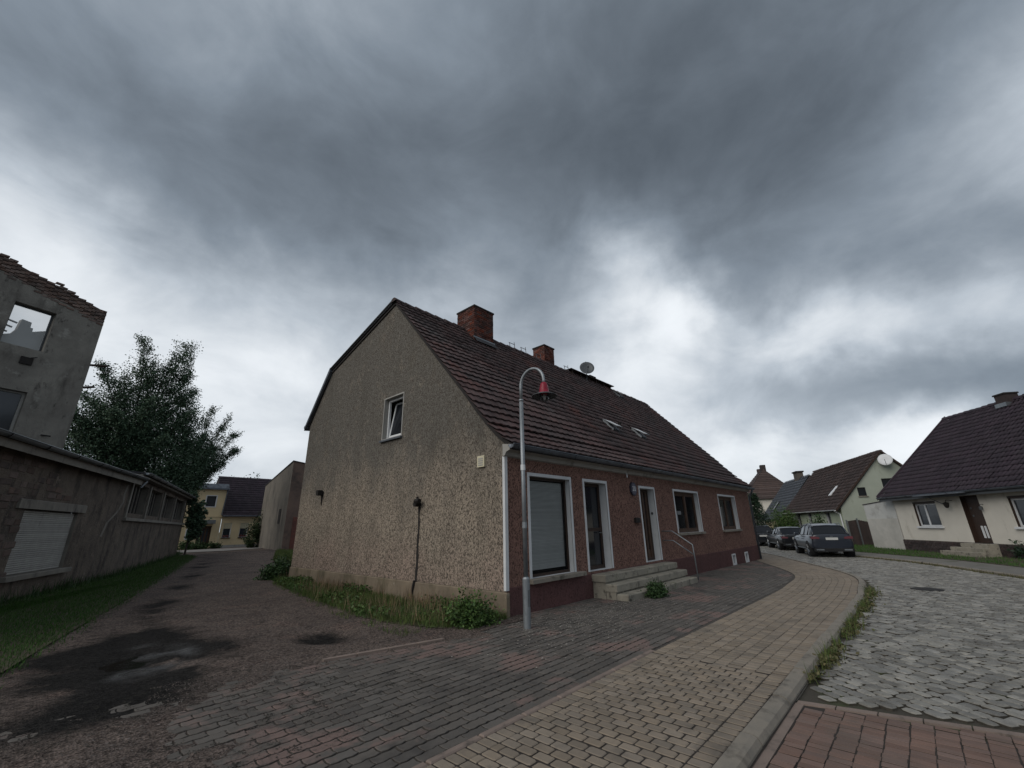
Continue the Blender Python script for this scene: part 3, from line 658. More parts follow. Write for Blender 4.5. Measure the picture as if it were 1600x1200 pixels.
def lane_mat():
    b = NB('lane_gravel'); at = b.N('ShaderNodeAttribute', attribute_name='wet').outputs['Fac']
    col = b.mix(b.rng(b.noise(.9, 6, .65), .32, .68), (.15, .118, .102), (.09, .073, .066))
    col = b.mix(b.rng(b.noise(1.6, 6, .7), .54, .70), col, (.19, .132, .112))
    col = b.mix(b.rng(b.noise(3.2, 7, .72), .54, .64), col, (.07, .058, .054))
    st = b.vor(46); stc = b.vor(46, out='Color')
    sr = b.N('ShaderNodeSeparateXYZ'); b.L.new(stc, sr.inputs[0])
    col = b.hsv(col, val=b.rng(sr.outputs[0], 0, 1, .40, 1.7))
    wetf = b.rng(b.M('ADD', at, b.M('MULTIPLY', b.M('SUBTRACT', b.noise(6, 5, .7), .5), .5)), .22, .62)
    col = b.mix(wetf, col, b.hsv(col, val=.16, sat=.35))
    gl = b.N('ShaderNodeAttribute', attribute_name='gloss').outputs['Fac']; rough = b.rng(gl, .35, .8, .92, .22)
    nrm = b.bump(b.noise(140, 3, .6), .004, 1, b.bump(st, .022, 1.0, b.bump(b.noise(9, 6, .72), .07)))
    MAT['lane_gravel'] = b.done(col, rough, nrm, spec=b.rng(gl, .3, .7, .1, .5))
lane_mat()
me = np_mesh('lane', np.stack([X, Y, Z], -1).reshape(-1, 3), F[keep], 'lane_gravel', True)
me.attributes.new('wet', 'FLOAT', 'POINT').data.foreach_set('value', wet.ravel().astype(np.float32))
me.attributes.new('gloss', 'FLOAT', 'POINT').data.foreach_set('value', gloss.ravel().astype(np.float32))
tag(obj('lane', me, kind='structure'), 'rutted gravel lane running back between the house and the shed')
def water_mat():
    b = NB('puddle_water'); MAT['puddle_water'] = b.done((.012, .011, .010), .04, b.bump(b.noise(5, 3, .5), .006, .5), spec=.5)
water_mat()
b = MB(); ring = [(1.3+1.0*math.cos(t)*(1+.15*math.sin(3*t)), 8.15+1.5*math.sin(t)*(1+.1*math.cos(2*t)), -.083) for t in np.linspace(0, 2*math.pi, 40, endpoint=False)]
b.add(ring, [tuple(range(40))])
tag(b.build('puddle', 'puddle_water', kind='structure'), 'dark muddy puddle in the pothole of the lane')
# loose stones on the lane and pale petals and chippings on the forecourt
def chips(n, pts, s0, s1, zf, flat=.5):
    t = np.array([(1, 0, 0), (-.5, .8, 0), (-.5, -.8, 0), (0, 0, .8)]); F0 = np.array([(0, 1, 3), (1, 2, 3), (2, 0, 3)])
    sc = RNG.uniform(s0, s1, n)*RNG.uniform(.4, 1, n); a = RNG.uniform(0, 6.28, n); c, s = np.cos(a), np.sin(a)
    V = np.stack([(t[None, :, 0]*c[:, None]-t[None, :, 1]*s[:, None])*sc[:, None]+pts[:, 0:1], (t[None, :, 0]*s[:, None]+t[None, :, 1]*c[:, None])*sc[:, None]+pts[:, 1:2],
                  t[None, :, 2]*sc[:, None]*flat+zf(pts[:, 0], pts[:, 1])[:, None]], -1).reshape(-1, 3)
    return V, (F0[None]+4*np.arange(n)[:, None, None]).reshape(-1, 3)
def lane_z(x, y):
    i = np.clip(np.searchsorted(ys, y)-1, 0, ny-1); j = np.clip(np.searchsorted(xs, x)-1, 0, nx-1); return Z[i, j]
pts = scatter([(-.5, 4.6), (3.2, 4.2), (4.6, 6.4), (4.4, 9), (6, 17), (3, 17), (0, 9)], 14000)
jj = np.clip(np.searchsorted(xs, pts[:, 0])-1, 0, nx-1); ii = np.clip(np.searchsorted(ys, pts[:, 1])-1, 0, ny-1); pts = pts[wet[ii, jj] < .25]
V, F = chips(len(pts), pts, .006, .024, lane_z)
surf('lane_stone', (.13, .105, .095), (.08, .068, .062), 20, .9, rnd=.45)
tag(obj('loose_stones', np_mesh('loose_stones', V, F, 'lane_stone')), 'loose stones scattered over the lane', 'gravel', kind='stuff')
q = scatter([(-.3, 4.9), (1.0, 4.0), (2.2, 3.7), (3.0, 5.2), (4.6, 5.7), (4.4, 6.3), (1.5, 6.6), (-.3, 6.4)], 26000); q = q[fbm(q[:, 0], q[:, 1], 2.5, 4, 71) > -.05]
V, F = chips(len(q), q, .003, .011, lambda x, y: np.maximum(lane_z(x, y), -.002), .5)
tag(obj('grit', np_mesh('grit', V, F, 'lane_stone')), 'fine grit washed from the lane over the paving edge', 'grit', kind='stuff')
q = scatter([(-.2, 5.2), (1.2, 3.9), (2.6, 3.4), (3.4, 4.6), (3.1, 5.9), (2.2, 6.6), (.4, 6.6)], 60000); q = q[(fbm(q[:, 0], q[:, 1], 3.0, 4, 51) > -.1) & (fbm(q[:, 0], q[:, 1], 22, 3, 52) > .30)][:4500]
V, F = chips(len(q), q, .004, .013, lambda x, y: np.maximum(lane_z(x, y), .0), .5); surf('moss', (.030, .028, .022), (.018, .017, .014), 20, .95, rnd=.4)
tag(obj('moss_and_litter', np_mesh('moss_and_litter', V, F, 'moss')), 'dark moss and crumbled litter over the paving at the lane mouth', 'moss', kind='stuff')
pts = np.concatenate([RNG.normal((7.2, 4.6), (1.2, .55), (1500, 2)), RNG.normal((8.4, 4.9), (1.6, .45), (900, 2)), RNG.uniform((4.2, 3.1), (15, 5.6), (500, 2))])
pts = pts[(pts[:, 1] < 5.9) & (pts[:, 1] > 3.05) & (pts[:, 0] > 4.0)]
V, F = chips(len(pts), pts, .008, .022, lambda x, y: gz(x)+.007, .3)
tag(obj('fallen_chippings', np_mesh('fallen_chippings', V, F, 'debris')), 'pale chippings strewn on the grey paving beside the lamp post', 'litter', kind='stuff')

# grass: mown strip by the shed, wild strip by the gable, weeds along the kerb
GL = [(-7, 4.5), (-.35, 7.0), (.05, 8.4), (.55, 10.2), (2.3, 16.3), (4.6, 24.5), (8.0, 37), (8.3, 41), (6.5, 38), (2.3, 24), (-.6, 16.5), (-6, 3)]
b = MB(); b.add([(x, y, .012) for x, y in GL], [tuple(range(len(GL)))])
tag(b.build('grass_bank', 'soil', kind='structure'), 'earth strip of grass between the shed and the lane')
pts = scatter(GL, 120000); near = pts[RNG.uniform(size=len(pts)) < np.clip(1.6-pts[:, 1]/32, .25, 1)]
jit = near+RNG.normal(0, .10, near.shape)
V, F = blades(jit, lambda x, y: .005+0*x, .03, .085, .006, .9)
tag(obj('lane_grass', np_mesh('lane_grass', V, F, 'grass_blade')), 'short dark green grass along the foot of the shed', 'grass', kind='stuff')
V, F = blades(scatter([(-1.2, 15.5), (-.5, 15.2), (2.9, 24), (8.5, 43), (8, 43), (2.1, 24.2)], 2600), lambda x, y: 0*x, .15, .4, .012, .5)
tag(obj('shed_weeds', np_mesh('shed_weeds', V, F, 'bush_dark')), 'taller weeds against the foot of the shed wall', 'weeds', kind='stuff')
GR = [(6.2, 5.9), (5.5, 5.95), (4.95, 6.2), (4.65, 7.2), (4.6, 8.3), (4.9, 11), (5.5, 14.5), (6.1, 17.2), (7.4, 20), (9.5, 27), (13.5, 38), (14.3, 39.4), (14.6, 30), (7.5, 17.5), (6.3, 16.4)]
b = MB(); b.add([(x, y, .014) for x, y in GR], [tuple(range(len(GR)))])
tag(b.build('wild_bank', 'soil', kind='structure'), 'earth strip of rough grass at the foot of the gable')
def strip_pts(n, ymin=5.9, ymax=16.5, p=1.):
    y = ymin+(ymax-ymin)*RNG.uniform(size=n)**1.1; lo = np.interp(y, [5.9, 6.2, 7.2, 8.3, 11, 14.5, 17], [5.6, 5.0, 4.68, 4.63, 4.95, 5.5, 6.05]); f = RNG.uniform(size=n)**p
    return np.stack([6.24-(6.24-lo)*f+RNG.normal(0, .03, n)-.02, y], 1)
q = strip_pts(26000); q = q[q[:, 0] < 6.25]
hgt = fbm(q[:, 0], q[:, 1], 1.6, 3, 33) 
for nm, mt, sel, h0, h1, lab in (('wild_grass', 'wild_grass', hgt > -.15, .05, .18, 'rough green grass growing at the foot of the gable'), ('leafy_grass', 'bush_leaf', hgt <= -.15, .04, .14, 'fresh green weeds between the grass at the foot of the gable')):
    V, F = blades(q[sel], lambda x, y: 0*x, h0, h1, .007, .8); tag(obj(nm, np_mesh(nm, V, F, mt)), lab, 'grass', kind='stuff')
q = strip_pts(2600, 6.2, 15.5, 2.6); q = q[(q[:, 0] < 6.25) & (fbm(q[:, 0], q[:, 1], 1.2, 3, 44) > -.25)]
V, F = blades(q, lambda x, y: 0*x, .18, .48, .005, .5)
tag(obj('dry_grass', np_mesh('dry_grass', V, F, 'dry_grass')), 'tall dry reddish grass against the gable plinth', 'grass', kind='stuff')
V, F = blades(scatter(GR[6:], 9000), lambda x, y: 0*x, .08, .3, .014, .7)
tag(obj('yard_grass', np_mesh('yard_grass', V, F, 'wild_grass')), 'rough grass behind the house beside the outbuilding', 'grass', kind='stuff')
q = strip_pts(2600, 6.0, 16, 1.4); q = q[(q[:, 0] < 6.22) & (fbm(q[:, 0], q[:, 1], 2.4, 3, 61) > .15)]; q = np.repeat(q, 5, 0)+RNG.normal(0, .05, (len(q)*5, 2))
V, F = leaves(np.c_[np.minimum(q[:, 0], 6.2), q[:, 1], RNG.uniform(.02, .2, len(q))], .06, .1)
tag(obj('broadleaf_weeds', np_mesh('broadleaf_weeds', V, F, 'bush_leaf')), 'broad-leaved weeds in clumps at the foot of the gable', 'weeds', kind='stuff')
q = scatter([(4.2, 6.2), (4.4, 9), (5.4, 15), (6.0, 17), (6.4, 17), (5.6, 14), (4.9, 9), (5.0, 6.4)], 2600); q = q[fbm(q[:, 0], q[:, 1], 4, 3, 62) > -.1]
V, F = blades(q, lambda x, y: 0*x, .03, .12, .006, 1.0)
tag(obj('ragged_grass', np_mesh('ragged_grass', V, F, 'wild_grass')), 'ragged tufts where the rough grass meets the lane', 'grass', kind='stuff')
wp = []; wl = []
for i in range(6500):
    s = 6+5.6+9.5*RNG.uniform()**1.1; x, y, a = kerb_at(s, -.17-abs(RNG.normal(0, .085))*(.35+.65*min(1, max(0, (s-11)/4)))); 
    dens = .30+.70*math.sin(s*2.3)*math.sin(s*5.1+1)
    if RNG.uniform() < dens: wp.append((x, y))
wp = np.array(wp); zz = gz(wp[:, 0])-.065
C = np.c_[wp+RNG.normal(0, .03, wp.shape), zz+RNG.uniform(.0, .075, len(wp))]
V, F = leaves(C, .05)
tag(obj('kerb_weeds', np_mesh('kerb_weeds', V, F, 'weed_leaf')), 'low leafy weeds growing in the gutter along the kerb', 'weeds', kind='stuff')
V, F = blades(wp[::3], lambda x, y: gz(x)-.065, .06, .26, .006, .6)
tag(obj('kerb_grass', np_mesh('kerb_grass', V, F, 'wild_grass')), 'thin grass stalks between the weeds along the kerb', 'grass', kind='stuff')

# ------------------------------------------------------------------ roof tiles and bricks
def tile_geo(w, L, wave=.018, seg=6, th=.018, lift=.022):
    """pantile: wavy section, lower edge with its thickness, slightly lifted at the lower end"""
    V, F = [], []
    for i in range(seg+1):
        t = i/seg; h = wave*(.5-.5*math.cos(2*math.pi*t*1.0+.6)) + (.012 if i == seg else 0)
        x = (t-.5)*w*1.03
        V += [(x, 0, h+lift), (x, 0, h+lift+th), (x, L, h+th*.2)]
    for i in range(seg):
        a, b_ = 3*i, 3*i+3; F += [(a, b_, b_+1, a+1), (a+1, b_+1, b_+2, a+2)]
    return np.array(V), F
def roof_tiles(parent, loc, rz, mat, u0, u1, prof, tw, gauge, nbig=0, wave=.018, seg=6, th=.018, holes=()):
    prof = np.array(prof, float); sg = np.diff(prof, axis=0); ln = np.linalg.norm(sg, axis=1); cs = np.concatenate([[0], np.cumsum(ln)])
    rows = int(cs[-1]/gauge); cols = int(round((u1-u0)/tw)); tw = (u1-u0)/cols; g = cs[-1]/rows
    V0, F0 = tile_geo(tw, g+.07, wave, seg, th); Ms = []
    flip = prof[-1, 0] < prof[0, 0]
    for r in range(rows):
        s = r*g; i = min(int(np.searchsorted(cs, s+1e-6)-1), len(sg)-1); f = (s-cs[i])/ln[i]; v, z = prof[i]+sg[i]*f; dv, dz = sg[i]/ln[i]
        for c in range(cols):
            u = u0+(c+.5)*tw
            if any(h[0] < u < h[1] and h[2] < v < h[3] for h in holes): continue
            xa = Vector((-1 if flip else 1, 0, 0)); ya = Vector((0, dv, dz)); za = xa.cross(ya)
            q = RNG.normal(0, .0035, 3)
            m = Matrix(((xa[0], ya[0], za[0], u+q[0]), (xa[1], ya[1], za[1], v+za[1]*(.004+q[1])), (xa[2], ya[2], za[2], z+za[2]*(.004+q[1])), (0, 0, 0, 1)))
            Ms.append(m@Matrix.Rotation(RNG.normal(0, .008), 4, 'Z')@Matrix.Rotation(RNG.normal(0, .006), 4, 'X'))
    c0, s0 = math.cos(rz), math.sin(rz)
    W = np.array([(loc[0]+m[0][3]*c0-m[1][3]*s0, loc[1]+m[0][3]*s0+m[1][3]*c0, m[2][3]) for m in Ms])
    q = project(W); ins = (q[:, 0] > -5) & (q[:, 0] < 1605) & (q[:, 2] > 0)
    big = set(np.argsort(-np.where(ins, 1/q[:, 2], 0))[:nbig].tolist())
    me = mk_mesh('roof_tile', V0, F0, mat) if nbig else None
    Vs, Fs, base = [], [], 0; F0 = np.array(F0)
    for i, m in enumerate(Ms):
        if i in big: o = obj('roof_tile', me, parent); o.matrix_basis = m
        else:
            a = np.array(m); Vs.append(V0@a[:3, :3].T+a[:3, 3]); Fs.append(F0+base); base += len(V0)
    if Vs: obj('roof_tile_field', np_mesh('roof_tile_field', np.concatenate(Vs), np.concatenate(Fs), mat), parent, kind='stuff')
def ridge_tiles(parent, mat, u0, u1, v, z, n, r=.12, name='ridge_tile'):
    L_ = (u1-u0)/n
    for i in range(n):
        b = MB(); a, e = u0+i*L_-.02, u0+(i+1)*L_+.02; m = 7; q = RNG.normal(0, .006)
        for x, rr, zz in ((a, r*1.08, .012), (e, r*.95, -.006)):
            b.V += [(x, v-math.cos(math.pi*k/(m-1))*rr, z+zz+q+math.sin(math.pi*k/(m-1))*rr*.85-.03) for k in range(m)]
        b.F = [(k, k+1, m+k+1, m+k) for k in range(m-1)]+[tuple(range(m)), tuple(range(2*m-1, m-1, -1))]
        b.build(name, mat, parent)
def bricks(parent, name, mat, u0, u1, v0, v1, z0, z1, bl=.25, bh=.077, proud=.008):
    """bricks of a free-standing stack, all four faces, joined into one part"""
    b = MB(); r = 0; z = z0
    while z < z1-.03:
        zt = min(z+bh-.012, z1)
        for side in range(4):
            a0, a1 = (u0, u1) if side % 2 == 0 else (v0, v1); n = max(1, int(round((a1-a0)/bl))); L_ = (a1-a0)/n; o_ = (r+side) % 2*L_/2
            edges = sorted({a0, a1, *[a0+o_+k*L_ for k in range(n+1) if a0 < a0+o_+k*L_ < a1]})
            for e0, e1 in zip(edges, edges[1:]):
                p = proud+RNG.normal(0, .003); c = .006
                if side == 0: b.box(e0+c, e1-c, v0-p, v0+.02, z, zt)
                elif side == 2: b.box(e0+c, e1-c, v1-.02, v1+p, z, zt)
                elif side == 3: b.box(u0-p, u0+.02, e0+c, e1-c, z, zt)
                else: b.box(u1-.02, u1+p, e0+c, e1-c, z, zt)
        z += bh; r += 1
    return b.build(name, mat, parent, kind='stuff')
def chimney(parent, u0, u1, v0, v1, z0, z1, mat='chimney_brick', cap=True):
    c = MB(); c.box(u0+.012, u1-.012, v0+.012, v1-.012, z0, z1-.01); ch = c.build('chimney', 'mortar', parent)
    bricks(ch, 'brickwork', mat, u0, u1, v0, v1, z0, z1-(.05 if cap else 0))
    if cap: b = MB(); b.bevbox(u0-.03, u1+.03, v0-.03, v1+.03, z1-.05, z1+.02, .012); b.build('cap', 'soot', ch)
    return ch
def gutter(parent, path, r=.075, mat='zinc', name='gutter'):
    """half-round gutter along u between two points with joints"""
    (u0, v, z), (u1, _, z1) = path; b = MB(); m = 9
    for x, zz in ((u0, z), (u1, z1)):
        b.V += [(x, v-math.cos(math.pi*k/(m-1))*r, zz-math.sin(math.pi*k/(m-1))*r) for k in range(m)]
        b.V += [(x, v-math.cos(math.pi*k/(m-1))*(r-.008), zz-math.sin(math.pi*k/(m-1))*(r-.008)) for k in range(m)]
    for o_ in (0, m): b.F += [(o_+k, o_+k+1, 2*m+o_+k+1, 2*m+o_+k) for k in range(m-1)]
    b.F += [tuple(range(m)), tuple(range(3*m-1, 2*m-1, -1))]
    o = b.build(name, mat, parent, True)
    n = max(2, int(abs(u1-u0)/2.0))
    for i in range(1, n):
        x = u0+(u1-u0)*i/n; zz = z+(z1-z)*i/n; j = MB()
        j.tube([(x, v-math.cos(math.pi*k/8)*(r+.006), zz-math.sin(math.pi*k/8)*(r+.006)) for k in range(9)], .008, 4); j.build('gutter_bracket', mat, o)
    rim = MB(); rim.tube([(u0, v-r, z+.004), (u1, v-r, z1+.004)], .012, 6); rim.build('gutter_rim', mat, o)
    return o

# ------------------------------------------------------------------ the corner house
HL = (6.27, 5.97, 0.)
HS = thing('corner_house', 'long single-storey house with grey roughcast gable and faded red front', 'house', HL)
hx = lambda x: x-HL[0]
LEN, DEP = 17.4, 10.12
PROF = [(-.27, 3.16), (-.05, 3.31), (.2, 3.51), (.5, 3.80), (.85, 4.18), (1.2, 4.60), (4.65, 8.42)]
BACK = [(4.65, 8.42), (8.75, 7.16), (10.14, 5.38)]
allp = PROF+BACK[1:]
topz = lambda v: float(np.interp(v, [p[0] for p in allp], [p[1] for p in allp]))-.07
GM = lambda a, d, z: (d, a, z)                                # gable: runs along v, inward +u
gw = (9.86-HL[1], 10.82-HL[1], 3.97, 5.20)
b = MB(); b.wall(0, DEP, .42, topz, [gw], .2, GM, breaks=[p[0] for p in allp if 0 < p[0] < DEP]+[.5, 2, 3]); b.build('gable_wall', 'gable_render', HS)
b = MB(); b.reveal(gw, .20, GM); b.build('window_reveal', 'cornice', HS)
b = MB(); b.bevbox(-.035, .05, -.035, DEP, -.35, .415, .02); b.build('gable_plinth', 'plinth_cement', HS)
b = MB(); b.box(.02, LEN, DEP-.1, DEP, -.3, 5.25); b.quad((LEN, 0, -.4), (LEN, DEP, -.4), (LEN, DEP, 5.2), (LEN, 0, 3.2))
b.add([(LEN, 0, 3.2), (LEN, DEP, 5.2), (LEN, 8.75, 7.08), (LEN, 4.65, 8.3)], [(0, 1, 2, 3)]); b.build('rear_wall', 'out_render', HS)
# gable window, tilted open
wf = MB(); frame_rect(wf, (gw[0]+.01, gw[1]-.01, gw[2]+.03, gw[3]-.01), .06, .12, .18, GM); W1 = wf.build('gable_window', 'white_plastic', HS)
wl = MB(lambda p: p)
tilt = lambda a, d, z: (.13+d-(z-gw[2])*-.16, a, z)
frame_rect(wl, (gw[0]+.08, gw[1]-.08, gw[2]+.09, gw[3]-.08), .055, 0, .04, tilt); wl.build('open_sash', 'white_plastic', W1)
b = MB(); b.quad(tilt(gw[0]+.1, .02, gw[2]+.1), tilt(gw[1]-.1, .02, gw[2]+.1), tilt(gw[1]-.1, .02, gw[3]-.1), tilt(gw[0]+.1, .02, gw[3]-.1)); b.build('pane', 'glass_dark', W1)
b = MB(); b.box(.36, .38, gw[0]-.1, gw[1]+.1, gw[2]-.1, gw[3]+.1); b.build('unlit_room_panel', 'soot', W1)  # near-black panel paints in the shade of the unlit room
b = MB(); b.bevbox(-.07, .14, gw[0]-.06, gw[1]+.06, gw[2]-.05, gw[2]+.0, .006); b.build('sill', 'zinc_old', W1)
b = MB(); frame_rect(b, (gw[0]-.035, gw[1]+.035, gw[2]-.0, gw[3]+.035), .034, -.012, .01, GM); b.build('window_border', 'cornice', W1)
# front wall with its openings
OPEN = dict(shop=(hx(7.02), hx(8.50), .58, 2.61), door2=(hx(9.13), hx(10.16), .53, 2.61), door3=(hx(12.11), hx(13.06), .53, 2.59), win4=(hx(14.62), hx(16.80), 1.25, 2.61), win5=(hx(19.16), hx(21.36), 1.25, 2.61))
DEPTH = dict(shop=.19, door2=.26, door3=.25, win4=.17, win5=.17)
VENT = [(hx(19.62), hx(19.98), -.06, .27), (hx(21.40), hx(21.76), -.08, .25)]
b = MB(); b.wall(0, LEN, .475, 3.05, list(OPEN.values()), .2, FU); b.build('front_wall', 'red_render', HS)
b = MB(); b.wall(.0, LEN, -.5, .475, [(h[0], h[1], max(h[2], -.5), h[3]) for h in VENT]+[(OPEN[k][0], OPEN[k][1], .46, .475) for k in ()], .2, lambda a, d, z: (a, d-.02, z))
b.quad((0, -.02, .475), (LEN, -.02, .475), (LEN, 0, .487), (0, 0, .487)); b.build('front_plinth', 'plinth_red', HS)
for h in VENT:
    b = MB(); frame_rect(b, (h[0]-.045, h[1]+.045, h[2]-.045, h[3]+.045), .055, -.045, .0, FU); b.reveal(h, .16, lambda a, d, z: (a, d-.02, z)); V_ = b.build('cellar_window', 'white_paint', HS)
    b = MB(); b.box(h[0], h[1], .12, .13, h[2], h[3]); b.build('pane', 'glass_dark', V_)
    b = MB(); [b.box(h[0]+(h[1]-h[0])*i/4-.006, h[0]+(h[1]-h[0])*i/4+.006, .04, .055, h[2], h[3]) for i in (1, 2, 3)]; b.build('grille', 'grey_metal', V_)
for k, h in OPEN.items():
    b = MB(); b.reveal(h, DEPTH[k], FU)
    a0, a1, z0, z1 = h; w = .068
    low = z0 if k in ('door2', 'door3', 'shop') else z0
    for x0, x1, y0, y1 in ((a0-w, a0, low, z1+w), (a1, a1+w, low, z1+w), (a0, a1, z1, z1+w)): b.box(x0, x1, -.014, .01, y0, y1)
    b.build('white_surround', 'white_paint', HS)
b = MB(); b.box(-.03, .055, -.022, -.002, .44, 2.95); b.box(-.02, -.002, -.0, .05, .44, 2.95); b.build('corner_stripe', 'white_paint', HS)
# shop window: frame, clear pane, venetian blind
a0, a1, z0, z1 = OPEN['shop']; dp = .12
b = MB(); frame_rect(b, (a0, a1, z0+.0, z1), .055, dp, dp+.06, FU); SW = b.build('shop_window', 'dark_wood', HS)
b = MB(); b.quad((a0+.05, dp+.02, z0+.05), (a1-.05, dp+.02, z0+.05), (a1-.05, dp+.02, z1-.05), (a0+.05, dp+.02, z1-.05)); b.build('pane', 'glass_clear', SW)
b = MB(); z = z0+.12
while z < z1-.1:
    b.quad((a0+.05, dp+.08, z), (a1-.05, dp+.08, z), (a1-.05, dp+.098, z+.0235), (a0+.05, dp+.098, z+.0235)); z += .027
surf('blind', (.74, .76, .74), (.62, .64, .62), 1.2, .6, rnd=.07); b.build('venetian_blind', 'blind', SW, kind='stuff')
b = MB(); b.box(a0-.2, a1+.2, dp+.3, dp+.32, z0-.2, z1+.2); b.build('unlit_room_panel', 'soot', SW)  # blackened backing stands for the unlit shop interior
b = MB(); b.bevbox(a0-.12, a1+.30, -.13, .19, z0-.085, z0-.002, .012); b.build('sill', 'stone_sill', SW)
b = MB(); b.box(a0-.03, a0+.0, dp-.10, dp-.02, z0, z1); b.build('blind_cord_duct', 'white_plastic', SW)
# glazed shop door
a0, a1, z0, z1 = OPEN['door2']; dp = .20
b = MB(); bx = frame_rect(b, (a0, a1, z0, z1), .085, dp, dp+.06, FU); bx(a0+.085, a1-.085, 1.42, 1.50); D2 = b.build('shop_door', 'dark_wood', HS)
for q0, q1 in ((z0+.09, 1.42), (1.50, z1-.09)): b = MB(); b.quad((a0+.08, dp+.03, q0), (a1-.08, dp+.03, q0), (a1-.08, dp+.03, q1), (a0+.08, dp+.03, q1)); b.build('pane', 'glass_dark', D2)
b = MB(); b.tube([(a1-.13, dp-.03, 1.38), (a1-.13, dp-.05, 1.38), (a1-.24, dp-.05, 1.38)], .011, 6); b.build('handle', 'zinc', D2)
# wooden house door with glass strips
a0, a1, z0, z1 = OPEN['door3']; dp = .20
b = MB(); frame_rect(b, (a0, a1, z0, z1), .075, dp, dp+.07, FU); D3 = b.build('front_door', 'dark_wood', HS)
x = a0+.075; n = 4; wd = (a1-a0-.15)/7
for i in range(7):
    if i in (1, 3, 5): b = MB(); b.quad((x, dp+.045, z0+.3), (x+wd, dp+.045, z0+.3), (x+wd, dp+.045, z1-.1), (x, dp+.045, z1-.1)); b.build('pane', 'glass_far', D3); b = MB(); b.box(x, x+wd, dp+.03, dp+.05, z0+.07, z0+.3); b.build('board', 'brown_wood', D3)
    else: b = MB(); b.bevbox(x+.004, x+wd-.004, dp+.01, dp+.05, z0+.075, z1-.075, .004); b.build('board', 'brown_wood', D3)
    x += wd
b = MB(); b.tube([(a0+.12, dp+.01, 1.55), (a0+.12, dp-.04, 1.55), (a0+.22, dp-.04, 1.55)], .012, 6); b.build('handle', 'zinc', D3)
# two casement windows
for k in ('win4', 'win5'):
    a0, a1, z0, z1 = OPEN[k]; dp = .13
    b = MB(); bx = frame_rect(b, (a0, a1, z0, z1), .085, dp, dp+.07, FU); W = b.build('front_window', 'brown_wood', HS)
    m1 = a0+(a1-a0)*.56
    b = MB(); b.bevbox(m1-.05, m1+.05, dp-.005, dp+.06, z0+.08, z1-.08, .006); b.build('mullion', 'brown_wood', W)
    for q0, q1 in ((a0+.085, m1-.05), (m1+.05, a1-.085)):
        b = MB(); frame_rect(b, (q0, q1, z0+.085, z1-.085), .05, dp+.01, dp+.05, FU); b.build('sash', 'brown_wood', W)
        b = MB(); b.quad((q0+.04, dp+.03, z0+.12), (q1-.04, dp+.03, z0+.12), (q1-.04, dp+.03, z1-.12), (q0+.04, dp+.03, z1-.12)); b.build('pane', 'glass_clear', W)
    b = MB(); b.box(a0-.1, a1+.1, dp+.32, dp+.34, z0-.1, z1+.1); b.build('unlit_room_panel', 'soot', W)  # black panel painted in place of the room's own shade
    if k == 'win4': b = MB(); b.box(a0+.62, a0+.72, dp+.12, dp+.14, z0+.08, z0+.72); b.box(a0+.3, a0+1.05, dp+.12, dp+.135, z0+.60, z0+.72); b.build('curtain', 'white_plastic', W)
    else:
        b = MB(); n = 22
        for i in range(n): 
            x0, x1 = a0+.1+(m1-a0-.15)*i/n, a0+.1+(m1-a0-.15)*(i+1)/n; y0, y1 = dp+.13+.02*(i % 2), dp+.13+.02*((i+1) % 2)
            b.quad((x0, y0, z0+.1), (x1, y1, z0+.1), (x1, y1, z1-.42), (x0, y0, z1-.42))
        surf('curtain_cloth', (.42, .41, .37), (.36, .35, .32), 4, .9); b.build('curtain', 'curtain_cloth', W)
    b = MB(); b.bevbox(a0-.09, a1+.09, -.09, .14, z0-.075, z0-.002, .01); b.build('sill', 'stone_sill', W)
# cornice, gutter, downpipe
b = MB(); b.prism([(0, 2.94), (-.06, 2.96), (-.10, 3.03), (-.20, 3.06), (-.21, 3.17), (0, 3.2)], 'u', -.06, LEN+.05); b.build('cornice', 'cornice', HS)
gutter(HS, ((-.10, -.275, 3.155), (LEN+.12, -.275, 3.10)), .078, 'zinc_old')
b = MB(); b.tube([(LEN-.05, -.27, 3.03), (LEN-.0, -.2, 2.9), (LEN+.08, -.04, 2.7), (LEN+.08, -.04, -.15)], .045, 8); b.build('downpipe', 'zinc_old', HS, True)
# roof shell and tiles
b = MB(); pr = PROF+BACK[1:]; inner = [(p[0], p[1]-.11) for p in reversed(pr)]
b.prism(pr+inner, 'u', -.04, LEN+.06); RF = b.build('roof', 'under_roof', HS)
roof_tiles(RF, HL, 0, 'roof_tile', -.09, LEN+.10, PROF, .235, .272, 300, .022, 6, .034, holes=((2.65, 3.75, 4.05, 5), (8.95, 9.2, 1.4, 1.75)))
ridge_tiles(RF, 'roof_tile', -.1, LEN+.1, 4.66, 8.40, 44, .14)
b = MB(); bk = [(p[0], p[1]+.03) for p in BACK]
for (v0, q0), (v1, q1) in zip(bk, bk[1:]): b.add([(-.08, v0, q0), (LEN+.1, v0, q0), (LEN+.1, v1, q1), (-.08, v1, q1), (-.08, v0, q0-.05), (LEN+.1, v0, q0-.05), (LEN+.1, v1, q1-.05), (-.08, v1, q1-.05)], [(0, 1, 2, 3), (4, 7, 6, 5), (0, 3, 7, 4), (1, 5, 6, 2), (0, 4, 5, 1), (3, 2, 6, 7)])
b.build('rear_roof', 'roof_felt', RF)
b = MB(); b.tube([(-.10, 4.66, 8.47), (-.10, 8.76, 7.20)], .03, 6); b.build('verge_board', 'grey_metal', RF)
